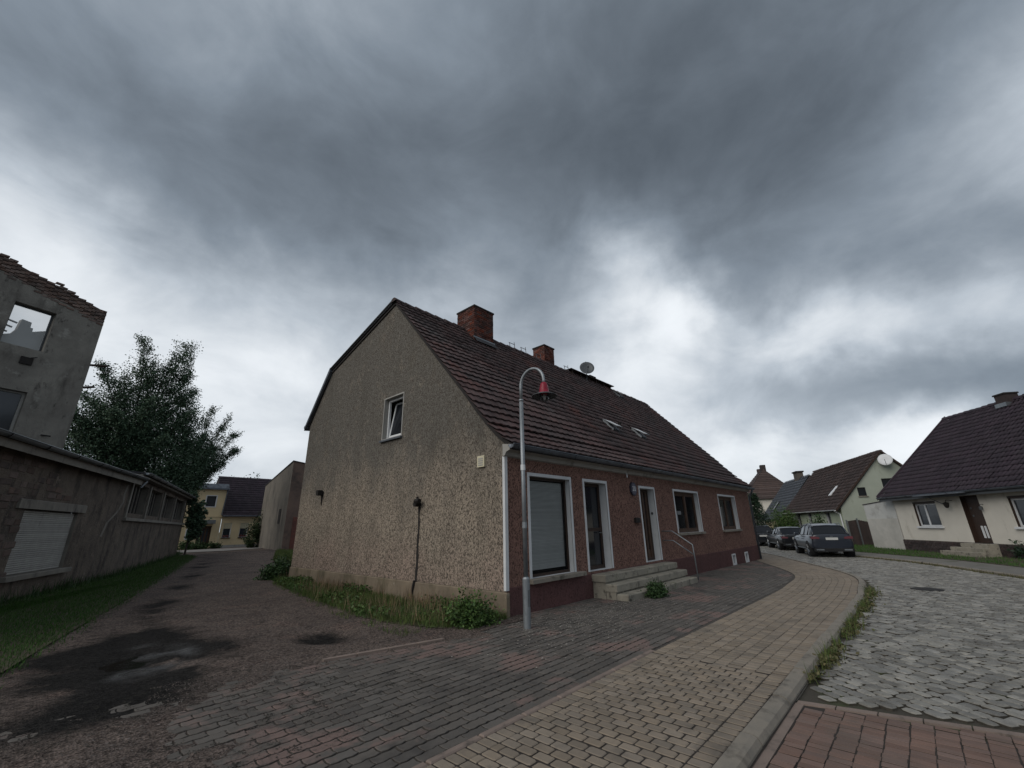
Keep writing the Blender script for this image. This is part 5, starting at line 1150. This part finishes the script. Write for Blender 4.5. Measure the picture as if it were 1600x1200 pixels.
# ------------------------------------------------------------------ cream house on the right
KR = 1.125
RL = (30.5*KR, .81*KR, 0); RA = R(213.44)
RH = thing('cream_house', 'cream rendered house with steep dark glazed roof at the right edge', 'house', RL, RA)
w1, w2, dr = (1.52, 3.10, 1.12, 2.28), (7.12, 8.75, 1.12, 2.28), (4.70, 5.67, .40, 2.52)
b = MB(); b.wall(0, 13, .40, 2.85, [w1, w2, dr], .2, FU); b.build('front_wall', 'cream_wall', RH)
b = MB(); b.prism([(0, -.5), (0, 2.8), (4.45, 7.2), (8.9, 2.8), (8.9, -.5)], 'u', .0, .05); b.build('side_wall', 'cream_wall', RH)
for x0, x1 in ((-.02, 4.45), (5.95, 13)):
    b = MB(); b.box(x0, x1, -.03, .02, -.5, .40); PLN = b.build('plinth', 'mortar', RH)
    q = MB(); r = 0; z = -.42
    while z < .36:
        x = x0+(.0 if r % 2 else -.12)
        while x < x1:
            e0, e1 = max(x, x0), min(x+.245, x1)
            if e1-e0 > .05: q.box(e0+.008, e1-.008, -.055+RNG.normal(0, .006), -.02, z, z+.10)
            x += .26
        z += .115; r += 1
    q.build('brickwork', 'dark_brick', PLN, kind='stuff')
for h in (w1, w2):
    b = MB(); b.reveal(h, .18, FU); W = b.build('window', 'dark_wood', RH)
    b = MB(); bx = frame_rect(b, h, .07, .10, .16, FU); m = h[0]+(h[1]-h[0])*.42; bx(m-.05, m+.05, h[2]+.07, h[3]-.07); b.build('frame', 'white_plastic', W)
    b = MB(); b.quad((h[0], .13, h[2]), (h[1], .13, h[2]), (h[1], .13, h[3]), (h[0], .13, h[3])); b.build('pane', 'glass_far', W)
    b = MB(); b.bevbox(h[0]-.08, h[1]+.12, -.10, .12, h[2]-.09, h[2]-.0, .01); b.build('sill', 'white_paint', W)
    b = MB(); b.box(h[0], h[1], -.015, .05, h[3]-.0, h[3]+.10); b.build('shutter_box', 'dark_wood', W)
b = MB(); b.reveal(dr, .22, FU); frame_rect(b, dr, .08, .12, .18, FU); D = b.build('door', 'dark_wood', RH)
b = MB(); b.box(dr[0]+.05, dr[1]-.05, .15, .19, dr[2], dr[3]); b.build('door_leaf', 'dark_wood', D)
for x in (dr[0]+.45, dr[0]+.63): b = MB(); b.bevbox(x, x+.09, .12, .15, .62, 1.15, .004); b.build('letter_flap', 'white_plastic', D)
for x, zq in ((.25, 1.95), (.25, 1.6)): b = MB(); b.lathe([(0, .0), (.05, .0), (.05, .01), (0, .012)], n=10); o = b.build('door_peephole', 'grey_metal', D); o.matrix_basis = Matrix.Translation((dr[0]+x, .148, zq))@Matrix.Rotation(math.pi/2, 4, 'X')
b = MB(); b.bevbox(2.95, 5.9, -.85, .0, 2.62, 2.68, .01); b.tube([(3.6, -.0, 2.2), (3.6, -.7, 2.62)], .02, 5); b.build('canopy', 'zinc_old', RH)
b = MB(); b.tube([(4.2, 0, 2.35), (4.2, -.25, 2.38), (4.2, -.3, 2.28)], .015, 5); b.lathe([(.03, .12), (.12, .08), (.09, -.08), (.05, -.16), (0, -.17)], (4.2, -.3, 2.16), 6); b.build('wall_lantern', 'black_iron', RH)
b = MB(); b.tube([(5.85, 0, 2.1), (5.85, -.12, 2.1), (5.85, -.14, 2.0)], .015, 5); b.lathe([(.03, .06), (.07, .03), (.06, -.1), (0, -.12)], (5.85, -.14, 1.96), 6); b.build('wall_lantern', 'grey_metal', RH)
for i in range(3): b = MB(); b.bevbox(4.45-.25*i, 5.95+.06*i, -.45-.3*i, -.06 if i == 0 else -.45-.3*(i-1), -.4, .38-.17*i, .015); b.build('step', 'step_concrete', RH)
rp = [(-.5, 2.72), (4.5, 7.35)]
b = MB(); b.prism([(-.5, 2.62), (4.5, 7.25), (9.4, 2.7), (9.2, 2.6), (4.5, 7.0), (-.3, 2.6)], 'u', -.32, 13); RFr = b.build('roof', 'under_roof', RH)
roof_tiles(RFr, RL, RA, 'roof_tile_dark', -.36, 13, rp, .235, .34, 0, .035, 6, .025)
b = MB(); b.box(-.36, 13, -.49, -.44, 2.52, 2.70); b.box(-.3, 13, -.44, 0, 2.60, 2.63); b.build('fascia', 'grey_metal', RFr)
gutter(RH, ((-.36, -.56, 2.72), (13, -.56, 2.72)), .07, 'zinc_old')
ridge_tiles(RFr, 'roof_tile_dark', -.40, 13, 4.5, 7.32, 34, .19)
b = MB(); b.prism([(-.55, 2.60), (4.5, 7.24), (4.5, 7.52), (-.55, 2.86)], 'u', -.42, -.345); b.build('verge_tile_edge', 'roof_tile_dark', RFr)
b = MB(); b.bevbox(3.6, 4.2, 4.05, 4.65, 6.9, 7.68, .02); CH = b.build('chimney', 'dark_brick', RH); b = MB(); b.bevbox(3.56, 4.24, 4.01, 4.69, 7.64, 7.72, .02); b.build('cap', 'soot', CH); b = MB(); b.box(3.58, 4.22, 3.95, 4.67, 7.0, 7.2); b.build('flashing', 'zinc', CH)
AW = thing('annex_wall', 'white rendered yard wall joining the cream house to the gate', 'wall', RL, RA)
b = MB(); b.prism([(-2.95, -.5), (-.03, -.5), (-.03, 2.60), (-2.62, 2.44), (-2.95, 2.40)], 'v', .05, .40); b.build('wall', 'annex_wall', AW)
b = MB(); b.prism([(-3.0, 2.405), (-.03, 2.605), (-.03, 2.655), (-3.0, 2.455)], 'v', .02, .43); b.build('coping', 'roof_tile_dark', AW)
b = MB(); b.box(-2.9, -.06, .025, .049, -.4, 1.55); surf('annex_lower', (.50, .48, .44), (.36, .35, .32), 1.3, .93, ((40, .006),)); b.build('lower_render', 'annex_lower', AW)

# ------------------------------------------------------------------ green gable house
GL_ = (35.14*KR, 3.55*KR, 0); GA = R(204.78)
GH = thing('green_house', 'pale green gabled house with a white satellite dish behind the parked cars', 'house', GL_, GA)
LG = 14.0; RV, RZ, EZ, GD = 3.3, 6.25, 2.50, 6.6
gws = [(1.30, 1.80, 3.12, 3.72), (2.9, 3.62, 3.42, 4.28)]
gt = lambda v: float(np.interp(v, [0, RV, GD], [EZ, RZ-.08, EZ]))
b = MB(); b.wall(0, GD, -.5, gt, gws, .15, lambda a, d, z: (-d, a, z), breaks=[RV]); b.build('gable_wall', 'green_wall', GH)
fw = [(-3.2, -2.4, .6, 2.05), (-7.5, -6.7, .7, 2.1), (-10.6, -9.8, .7, 2.1)]
b = MB(); b.wall(-LG, 0, -.5, EZ-.05, fw, .15, FU); surf('green_front', (.42, .46, .34), (.36, .395, .295), 1, .92, ((50, .005),)); b.build('front_wall', 'green_front', GH)
for h in fw: b = MB(); b.reveal(h, .15, FU); W = b.build('window', 'white_plastic', GH); b = MB(); b.box(h[0], h[1], .12, .14, h[2], h[3]); b.build('pane', 'glass_dark', W)
for h in gws:
    b = MB(); b.reveal(h, .15, lambda a, d, z: (-d, a, z)); W = b.build('gable_window', 'grey_metal', GH); b = MB(); b.box(-.14, -.12, h[0], h[1], h[2], h[3]); b.build('pane', 'glass_dark', W)
    b = MB(); b.bevbox(-.05, .08, h[0]-.05, h[1]+.05, h[2]-.06, h[2], .008); b.build('sill', 'stone_sill', W)
b = MB(); b.prism([(-.35, EZ-.32), (RV, RZ), (GD+.35, EZ-.32), (GD+.3, EZ-.42), (RV, RZ-.12), (-.3, EZ-.42)], 'u', -LG, .12); RFg = b.build('roof', 'under_roof', GH)
roof_tiles(RFg, GL_, GA, 'roof_tile_brown', -LG, .14, [(-.38, EZ-.30), (RV, RZ+.02)], .26, .34, 0, .015, 4, .024)
ridge_tiles(RFg, 'roof_tile_brown', -LG, .16, RV, RZ-.01, 30, .14)
b = MB(); b.prism([(-.4, EZ-.42), (RV, RZ-.10), (RV, RZ+.08), (-.4, EZ-.24)], 'u', .12, .17); b.prism([(GD+.4, EZ-.42), (RV, RZ-.10), (RV, RZ+.08), (GD+.4, EZ-.24)], 'u', .12, .17); b.build('verge_board', 'dark_wood', RFg)
gutter(GH, ((-LG, -.44, EZ-.30), (.1, -.44, EZ-.30)), .06, 'white_plastic')
b = MB(); b.tube([(-.1, -.42, EZ-.38), (-.12, -.1, EZ-.6), (-.12, -.06, -.4)], .045, 7); b.build('downpipe', 'white_plastic', GH)
T = lambda p: (-3.3+p[0], .95+p[1]*.70-p[2]*.71, 3.62+p[1]*.71+p[2]*.70)
b = MB(T); b.box(-.2, .2, -.45, .55, .05, .12); b.build('skylight', 'white_plastic', GH)
dT = facing((.35, 3.34, 5.55), (.85, -.45, .28))
b = MB(dT); b.lathe([(0, .0), (.2, .015), (.42, .07), (.425, .06), (.2, .0), (0, -.02)], n=24); DI = b.build('satellite_dish', 'white_plastic', GH, True)
b = MB(); b.tube([(0, 3.34, 5.3), (.3, 3.34, 5.5)], .025, 6); b.build('bracket', 'grey_metal', DI)
b = MB(dT); b.tube([(0, -.4, .05), (0, -.1, .4)], .014, 5); b.build('feed_arm', 'grey_metal', DI)
GT = thing('yard_gate', 'dark wooden two-leaf gate beside the green gable', 'gate', GL_, GA)
gx = .22
for v0, v1, z0, z1 in ((.12, .64, 1.42, 1.50), (.74, 1.38, 1.50, 1.34)):
    n = 5
    for i in range(n):
        a, e = v0+(v1-v0)*i/n, v0+(v1-v0)*(i+1)/n; zt = z0+(z1-z0)*(i+.5)/n
        b = MB(); b.bevbox(gx, gx+.03, a+.004, e-.004, -.2, zt, .004); b.build('board', 'gate_wood', GT)
for v, zt in ((.05, 1.5), (.69, 1.6), (1.45, 1.5)): b = MB(); b.bevbox(gx-.03, gx+.06, v-.04, v+.04, -.3, zt, .01); b.build('gate_post', 'zinc', GT)
for z in (.15, 1.1): b = MB(); b.box(gx+.03, gx+.045, .12, 1.38, z, z+.07); b.build('gate_rail', 'gate_wood', GT)

# ------------------------------------------------------------------ houses further down the street
BH = thing('slate_house', 'house with dark blue-grey slate roof beyond the green house', 'house', (54.0, 10.5, -.2), R(204.8))
b = MB(); b.prism([(0, -.4), (0, 2.4), (3.2, 6.3), (6.4, 2.4), (6.4, -.4)], 'u', -9, 0); b.build('wall', 'yellow_wall', BH)
b = MB(); b.prism([(-.4, 1.85), (3.2, 6.3), (6.8, 1.85), (6.7, 1.75), (3.2, 6.15), (-.3, 1.75)], 'u', -9.3, .3); RFb = b.build('roof', 'under_roof', BH)
roof_tiles(RFb, (54.0, 10.5), R(204.8), 'roof_slate', -9.3, .3, [(-.45, 1.85), (3.2, 6.34)], .4, .4, 0, .004, 2, .02)
b = MB(); b.box(-.1, .34, -.5, 3.3, 0, .01); 
b = MB(); b.bevbox(-4.2, -2.8, 2.9, 3.5, 5.9, 7.0, .03); CHb = b.build('chimney', 'mortar', BH); b = MB(); b.bevbox(-4.3, -2.7, 2.8, 3.6, 6.9, 7.05, .02); b.build('cap', 'soot', CHb)
T = lambda p: (-5.2+p[0], .7+p[1]*.63-p[2]*.77, 3.35+p[1]*.77+p[2]*.63)
b = MB(T); frame_rect(b, (-.4, .4, -.6, .6), .06, .03, .09, lambda a, d, q: (a, q, d)); SKb = b.build('skylight', 'grey_metal', BH); b = MB(T); b.box(-.36, .36, -.55, .55, .03, .05); b.build('pane', 'glass_far', SKb)
HH = thing('hipped_house', 'distant house with steep red-brown hipped roof and two chimneys', 'house', (70.0, 17.9, -.2), R(204))
b = MB(); b.box(-8, 0, 0, 7, -.4, 4.8); b.build('wall', 'cream_wall', HH)
hp = [(-8.4, -.4, 4.7), (.4, -.4, 4.7), (.4, 7.4, 4.7), (-8.4, 7.4, 4.7), (-5.2, 3.5, 9.2), (-2.6, 3.5, 9.2)]
b = MB(); b.add(hp, [(0, 1, 5, 4), (1, 2, 5), (2, 3, 4, 5), (3, 0, 4), (3, 2, 1, 0)]); RFh = b.build('roof', 'under_roof', HH)
def hip_tiles(parent, a, b_, c, d, mat, gauge=.4):
    """courses of tiles as stepped strips on one roof plane a-b (eave), d-c (top)"""
    a, b_, c, d = map(np.array, (a, b_, c, d)); n = int(np.linalg.norm(d-a)/gauge); nr = np.cross(b_-a, (d+c)/2-(a+b_)/2); nr = nr/np.linalg.norm(nr); m = MB()
    nr = nr*(1 if nr[2] > 0 else -1)
    for i in range(n):
        t0, t1 = i/n, (i+1.05)/n; l0, r0, l1, r1 = a+(d-a)*t0, b_+(c-b_)*t0, a+(d-a)*t1, b_+(c-b_)*t1
        m.add([tuple(l0+nr*.06), tuple(r0+nr*.06), tuple(r1+nr*.015), tuple(l1+nr*.015), tuple(l0+nr*.01), tuple(r0+nr*.01)], [(0, 1, 2, 3), (4, 5, 1, 0)])
    return m.build('tile_courses', mat, parent, kind='stuff')
hip_tiles(RFh, hp[0], hp[1], hp[5], hp[4], 'roof_tile_red'); hip_tiles(RFh, hp[1], hp[2], hp[5], hp[5], 'roof_tile_red'); hip_tiles(RFh, hp[3], hp[0], hp[4], hp[4], 'roof_tile_red')
for u in (-3.0, -5.4): b = MB(); b.bevbox(u-.35, u+.35, 3.2, 3.9, 8.6, 9.85 if u > -4 else 9.5, .03); b.build('chimney', 'dark_brick', HH)

# ------------------------------------------------------------------ parked cars
def loft(mb, rings, closed_ends=True):
    n = len(rings[0]); b0 = len(mb.V)
    for r in rings: mb.V += list(r)
    for i in range(len(rings)-1):
        for k in range(n-1): mb.F.append((b0+i*n+k, b0+i*n+k+1, b0+(i+1)*n+k+1, b0+(i+1)*n+k))
    if closed_ends: mb.F += [tuple(b0+k for k in range(n-1, -1, -1)), tuple(b0+(len(rings)-1)*n+k for k in range(n))]
def car(name, label, loc, ang, paint_, W, wb, ro, fo, top, cabin, wheel_r=.34, rails=False, group='cars parked along the street'):
    """x forward from the rear axle; top: body shoulder heights by x; cabin: (x, zbase, zroof, wbase, wroof)"""
    c = thing(name, label, 'car', (*loc, float(gz(loc[0]))-.06), ang, group)
    hw = W/2; xs_ = [-ro, -ro+.06, -ro+.35, -.05, .6, 1.4, wb-.5, wb, wb+fo*.6, wb+fo-.08, wb+fo]; rings = []
    for x in xs_:
        e = min(1, max(0, min(x+ro, wb+fo-x)/.35)); w = hw*(.90+.10*math.sqrt(e)); zt = float(np.interp(x, *top)); zb = .30 if e > .3 else .36
        h = [(w*.82, zb), (w*.965, zb+.10), (w, .52), (w*.99, .74), (w*.94, zt-.05), (w*.80, zt+.0), (0, zt+.03)]
        rings.append([(x, y, z) for y, z in h]+[(x, -y, z) for y, z in h[-2::-1]])
    b = MB(); loft(b, rings); body = b.build('body', paint_, c, True); m = body.modifiers.new('sub', 'SUBSURF'); m.levels = m.render_levels = 2
    gl, rf = MB(), MB(); secs = []
    for x, zb, zr, wb_, wr in cabin:
        h = [(wb_, zb), (wr, zr-.07), (wr*.86, zr-.01), (0, zr+.012)]; secs.append([(x, y, z) for y, z in h]+[(x, -y, z) for y, z in h[-2::-1]])
    n = len(secs)
    for i in range(n-1):
        for k in range(6):
            q = (secs[i][k], secs[i][k+1], secs[i+1][k+1], secs[i+1][k])
            (rf if (k in (1, 2, 3, 4) and 0 < i < n-2) else gl).quad(*q)
    gl.build('windows', 'car_glass', c, False); rf.build('roof', paint_, c, True)
    pl = MB()
    def pillar(p, q, r=.035): pl.tube([p, q], r, 6)
    for sgn in (0, -1):
        for i in range(n):
            if 0 < i < n-1 or i in (0, n-1):
                pass
        idx = 0 if sgn == 0 else 6; id1 = 1 if sgn == 0 else 5
        pillar(secs[0][idx], secs[1][id1], .05); pillar(secs[n-1][idx], secs[n-2][id1], .035)
        for i in range(1, n-2): pillar(secs[i][id1], secs[i+1][id1], .03)
        for f in (.42, .82):                                   # B and C pillars
            x = cabin[1][0]+(cabin[-2][0]-cabin[1][0])*(1-f)
            zb = np.interp(x, [r[0] for r in cabin], [r[1] for r in cabin]); zr = np.interp(x, [r[0] for r in cabin], [r[2] for r in cabin]); w0 = np.interp(x, [r[0] for r in cabin], [r[3] for r in cabin]); w1_ = np.interp(x, [r[0] for r in cabin], [r[4] for r in cabin])
            s_ = 1 if sgn == 0 else -1; pillar((x, s_*(w0+.004), zb), (x, s_*(w1_+.004), zr-.07), .024)
    pl.tube([secs[1][1], secs[1][2], secs[1][3], secs[1][4], secs[1][5]], .035, 6); pl.build('pillars', paint_, c, True)
    if rails:
        for s_ in (1, -1): b = MB(); b.tube([(cabin[1][0]+.05, s_*cabin[1][4]*.93, cabin[1][2]), (cabin[1][0]+.2, s_*cabin[2][4]*.93, cabin[2][2]+.03), (cabin[-2][0]-.1, s_*cabin[-2][4]*.93, cabin[-2][2]+.03)], .02, 6); b.build('roof_rail', 'zinc', c)
    for x in (0, wb):
        for s_ in (1, -1):
            ar = MB(); ar.tube([(x, s_*(hw-.30), wheel_r+.0), (x, s_*(hw+.004), wheel_r)], wheel_r+.055, 22); ar.build('wheel_arch', 'tyre', c)
            b = MB(lambda p, x=x, s_=s_: (x+p[0], s_*(hw-.09)+s_*p[2], wheel_r+p[1])); b.lathe([(wheel_r*.66, .105), (wheel_r*.93, .105), (wheel_r, .07), (wheel_r, -.08), (wheel_r*.6, -.09)], n=26); wh = b.build('wheel', 'tyre', c, True)
            b = MB(lambda p, x=x, s_=s_: (x+p[0], s_*(hw-.09)+s_*p[2], wheel_r+p[1])); b.lathe([(wheel_r*.68, .108), (wheel_r*.62, .08), (wheel_r*.60, .06)], n=26)
            for k in range(5): a = 2*math.pi*k/5; b.tube([(0, 0, .085), (wheel_r*.66*math.cos(a), wheel_r*.66*math.sin(a), .095)], [.045, .035], 5)
            b.build('rim', 'rim', wh)
    zl = float(np.interp(-ro, *top)); 
    for s_ in (1, -1):
        b = MB(); y0, y1 = sorted((s_*hw*.56, s_*hw*.95)); b.prism([(-ro-.012, zl-.22), (-ro+.02, zl-.10), (-ro+.34, zl-.10), (-ro+.10, zl-.20)], 'v', y0, y1); b.build('tail_light', 'tail_red', c)
        b = MB(); xm = cabin[-2][0]+.12; b.bevbox(xm-.1, xm+.08, min(s_*(hw-.02), s_*(hw+.17)), max(s_*(hw-.02), s_*(hw+.17)), 1.0, 1.14, .03); b.build('door_mirror', paint_, c)
        b = MB(); b.box(.45, wb-.45, min(s_*(hw-.02), s_*(hw+.006)), max(s_*(hw-.02), s_*(hw+.006)), .36, .41); b.build('sill_trim', 'zinc', c)
        for xd in (wb*.36, wb*.80): b = MB(); b.bevbox(xd-.2, xd-.04, min(s_*(hw-.01), s_*(hw+.02)), max(s_*(hw-.01), s_*(hw+.02)), .84, .875, .008); b.build('door_handle', paint_, c)
        b = MB(); y0, y1 = sorted((s_*hw*.45, s_*hw*.8)); b.box(-ro-.018, -ro+.03, y0, y1, .34, .40); b.build('exhaust_trim', 'zinc', c)
    b = MB(); b.box(-ro-.02, -ro+.02, -.26, .26, zl-.27, zl-.155); b.build('number_plate', 'plate_white', c)
    b = MB(); b.bevbox(-ro-.015, -ro+.3, -hw*.86, hw*.86, .28, .44, .02); b.build('rear_bumper_insert', 'tyre', c)
    b = MB(); b.tube([(-ro-.012, -.06, zl-.10), (-ro-.012, .06, zl-.10)], .018, 6); b.build('badge', 'zinc', c)
    return c
def cab(rows, hw): return [(x, a, z, hw*.90 if i not in (0, len(rows)-1) else hw*.80, hw*.72 if i not in (0, len(rows)-1) else hw*.78) for i, (x, a, z) in enumerate(rows)]
car('parked_suv', 'dark blue sport utility car parked nearest, rear to the viewer', (28.2, 3.75), R(21), 'paint_navy', 1.88, 2.78, .80, .86, ([-.8, -.3, 2.0, 2.9, 3.64], [1.10, 1.11, 1.06, 1.0, .84]),
    cab([(-.74, 1.06, 1.12), (-.34, 1.07, 1.50), (.30, 1.06, 1.60), (1.1, 1.05, 1.615), (1.6, 1.04, 1.52), (2.42, 1.0, 1.05)], .94), .36, True)
car('parked_saloon', 'black saloon car parked in the middle of the three cars', (33.9, 6.35), R(24), 'paint_black', 1.82, 2.8, 1.0, .88, ([-1., -.5, 2.0, 2.9, 3.68], [.95, .98, .95, .88, .70]),
    cab([(-.55, .95, .99), (.15, .95, 1.33), (.6, .95, 1.40), (1.15, .95, 1.405), (1.6, .95, 1.34), (2.35, .92, .96)], .91), .33)
car('parked_estate', 'dark grey estate car parked farthest by the conifer', (38.4, 9.35), R(27), 'paint_graphite', 1.82, 2.8, .95, .88, ([-.95, -.5, 2.0, 2.9, 3.68], [.96, .97, .95, .88, .70]),
    cab([(-.88, .95, 1.0), (-.45, .95, 1.40), (.4, .95, 1.46), (1.15, .95, 1.46), (1.6, .95, 1.38), (2.35, .92, .96)], .91), .33, True)

# ------------------------------------------------------------------ trees and shrubs
def limb_tree(name, label, base, limbs, trunk_r, leaf, nleaf, mat='tree_leaf', twigs=46, lean=0., trunk_top=None, cat='tree', core=()):
    """trunk, limbs to the given tips, twigs along each limb, leaves along each twig"""
    t = thing(name, label, cat, (base[0], base[1], 0), 0, None); wood = MB(); LC = []
    tt = trunk_top or (0, 0, 3.0); wood.tube([(0, 0, -.2), (tt[0]*.4, tt[1]*.4, tt[2]*.5), tt], [trunk_r, trunk_r*.8, trunk_r*.62], 8)
    for tip, dens in limbs:
        tip = np.array(tip); s0 = np.array(tt)*RNG.uniform(.65, 1.0); ctrl = s0*.45+tip*.55+np.array([0, 0, np.linalg.norm(tip-s0)*.10])-(tip-s0)*np.array([.25, .25, 0])
        bez = [(1-f)**2*s0+2*f*(1-f)*ctrl+f*f*tip for f in np.linspace(0, 1, 9)]
        wood.tube([tuple(p) for p in bez], [trunk_r*.42*(1-f)+.012 for f in np.linspace(0, 1, 9)], 5, False)
        n = int(twigs*dens); ln = np.linalg.norm(tip-s0)
        for k in range(n):
            f = RNG.uniform(.22, 1)**.85; i = min(7, int(f*8)); p = bez[i]+(bez[i+1]-bez[i])*(f*8-i)
            d = RNG.normal(size=3); d[2] = abs(d[2])*.7+.15; d += _n(bez[i+1]-bez[i])*.8; d = _n(d)
            L_ = (.35+.65*RNG.uniform())*ln*.24*(1.15-f*.75); e = p+d*L_+np.array([0, 0, -L_*L_*.10])
            if k % 3 == 0: wood.tube([tuple(p), tuple((p+e)/2+d*.02), tuple(e)], [.018, .012, .006], 3, False)
            m = max(3, int(nleaf*RNG.uniform(.5, 1.2))); g = RNG.uniform(.15, 1, m)[:, None]; LC.append(p+(e-p)*g+RNG.normal(0, .10+.05*L_, (m, 3)))
    for (cx, cy, cz, rx, ry, rz_, n) in core:
        q = RNG.normal(size=(n, 3)); q /= np.linalg.norm(q, axis=1, keepdims=True); q *= RNG.uniform(.35, 1, (n, 1))**.5
        cl = RNG.normal(size=(n//60+1, 3)); cl = cl/np.linalg.norm(cl, axis=1, keepdims=True)*.8
        pick = cl[RNG.integers(len(cl), size=n)]; q = q*.35+pick*RNG.uniform(.6, 1.15, (n, 1)); LC.append(q*np.array([rx, ry, rz_])+np.array([cx, cy, cz]))
    wood.build('trunk', 'bark', t)
    V, F = leaves(np.concatenate(LC), leaf, .25); obj('crown', np_mesh('crown', V, F, mat), t)
    return t
tb = (3.6, 41.0)
limb_tree('birch_tree', 'tall dark leafy tree rising between the ruin and the yellow house', tb,
          [((-3.6, 1, 11.4), .8), ((-2.9, -1, 12.8), .9), ((-1.5, .5, 12.0), 1), ((-.9, -.8, 15.3), 1.2), ((.1, 1, 14.2), 1), ((1.0, -1, 14.6), .9), ((1.9, .3, 16.3), 1.3), ((2.3, -.6, 13.6), .8), ((3.1, 1, 12.6), 1), ((3.0, -1.2, 10.4), 1), ((-4.2, -1.2, 9.6), 1), ((-3.2, 2, 8.4), 1.1), ((2.2, 2, 9.4), 1.2), ((.2, -2.4, 10.6), 1.2), ((-1.6, -2.4, 9.4), 1.2), ((1.4, -2.5, 8.0), 1.1)],
          .24, .125, 46, trunk_top=(.1, 0, 5.0), twigs=80, core=((-.6, 0, 8.4, 3.6, 2.0, 2.6, 17000), (-2.0, .2, 6.0, 3.4, 2, 2.6, 15000), (2.2, 0, 6.6, 2.8, 2, 3.0, 16000), (-2.6, 0, 9.4, 1.9, 1.4, 2.2, 7000), (1.8, 0, 11.0, 1.7, 1.2, 2.4, 7000), (-.7, 0, 12.2, 1.3, 1.0, 2.2, 4200), (1.7, 0, 14.2, .8, .7, 1.5, 1800), (2.9, 0, 9.4, 1.2, 1, 1.8, 3500)))
limb_tree('walnut_tree', 'smaller dark tree with feathery right side in front of the yellow house', (7.5, 42.5),
          [((.8, 0, 11.6), 1), ((1.8, -.8, 10.6), 1), ((2.9, .4, 9.6), 1), ((3.0, -.4, 8.2), 1), ((-.8, 0, 9.4), 1), ((1.6, 1, 8.4), .9), ((.2, -1.4, 8.8), 1), ((2.2, -1, 7.0), .8)],
          .16, .125, 40, trunk_top=(.1, 0, 3.5), twigs=70, core=((-.4, 0, 7.0, 2.5, 1.6, 2.2, 13000), (-.9, -.3, 5.2, 2.0, 1.5, 1.6, 9000)))
limb_tree('elder_bush', 'dark leafy shrub overhanging the far end of the shed', (7.95, 40.0),
          [((.3, -.6, 3.6), 1), ((.7, 0, 3.0), 1), ((-.4, -.5, 4.4), 1), ((.7, -.6, 2.3), .9), ((-.2, .5, 3.9), 1), ((.5, -.4, 1.6), .7)], .08, .20, 16, trunk_top=(.05, 0, .9), twigs=40, cat='shrub')
def bush(name, label, c, r, n, leaf, mat, cat='bush'):
    """a rounded shrub: several stems, leaf clumps with gaps"""
    t = thing(name, label, cat, (c[0], c[1], c[2]), 0); w = MB(); LC = []
    ncl = max(14, n//70)
    for k in range(ncl):
        d = RNG.normal(size=3); d[2] = abs(d[2]); d = _n(d); p = d*np.array(r)*RNG.uniform(.55, 1.0); p[2] = max(.06, p[2])
        w.tube([(p[0]*.12, p[1]*.12, -.05), (p[0]*.5, p[1]*.5, p[2]*.62), tuple(p)], [.010, .008, .004], 3, False)
        m = n//ncl; LC.append(p*RNG.uniform(.55, 1.08, (m, 1))+RNG.normal(0, min(r)*.17, (m, 3)))
    w.build('stems', 'bark', t); q = np.concatenate(LC); q[:, 2] = np.abs(q[:, 2])
    V, F = leaves(q, leaf, -.2); obj('foliage', np_mesh('foliage', V, F, mat), t); return t
bush('corner_bush', 'round green bush at the house corner next to the lamp post', (5.45, 6.05, 0), (.50, .42, .50), 3600, .05, 'bush_leaf')
bush('lane_bush', 'dark green bush at the far end of the gable', (6.2, 17.0, 0), (.62, .7, .62), 3200, .08, 'bush_dark')
bush('step_bush', 'dark bush growing against the front steps', (10.15, 4.86, float(gz(10.2))), (.42, .24, .36), 3000, .045, 'bush_dark')
bush('ivy', 'climbing shrub on the left edge of the outbuilding wall', (15.1, 48.9, 0), (.9, .7, 3.6), 2600, .16, 'ivy_leaf', 'climber')
bush('front_garden_shrub', 'dark hedge in front of the yellow house door', (11.0, 52.0, 0), (1.9, .6, 1.0), 3000, .13, 'bush_dark', 'hedge')
bush('front_garden_shrub', 'small shrub right of the yellow house door', (12.75, 52.2, 0), (.55, .4, .75), 900, .12, 'bush_dark', 'shrub')
bush('facade_shrub', 'large rounded bush at the left of the green house front', (48.3, 9.5, -.25), (2.0, 1.4, 3.3), 9000, .13, 'bush_leaf', 'bush')
bush('facade_shrub', 'dark bush against the right of the green house front', (40.6, 5.75, -.25), (1.0, .7, 2.35), 5000, .11, 'bush_dark', 'bush')
bush('potted_conifer', 'spiky evergreen shrub at the right edge before the cream house', (28.6, -3.25, -.2), (.55, .55, 1.25), 2200, .12, 'conifer_leaf', 'shrub')
bush('far_treetop', 'treetop showing above the yellow house roof', (18.3, 66, 5.5), (2.6, 1.5, 3.6), 1600, .22, 'tree_leaf', 'tree')
cf = thing('conifer', 'dark conifer behind the far corner of the main house', 'tree', (45.0, 10.95, -.25))
b = MB(); b.tube([(0, 0, -.1), (0, 0, 2), (0, 0, 4.2)], [.12, .08, .02], 6); b.build('trunk', 'bark', cf)
LC = []
for k in range(26):
    z = .3+k*.155; r_ = 1.75*(1-(z/4.7))+.15
    for j in range(14): a = RNG.uniform(0, 6.28); m = 34; g = RNG.uniform(.15, 1, m); LC.append(np.c_[np.cos(a)*r_*g, np.sin(a)*r_*g, z-.25*g*r_+RNG.normal(0, .04, m)]+RNG.normal(0, .05, (m, 3)))
V, F = leaves(np.concatenate(LC), .11, .3); obj('crown', np_mesh('crown', V, F, 'conifer_leaf'), cf)
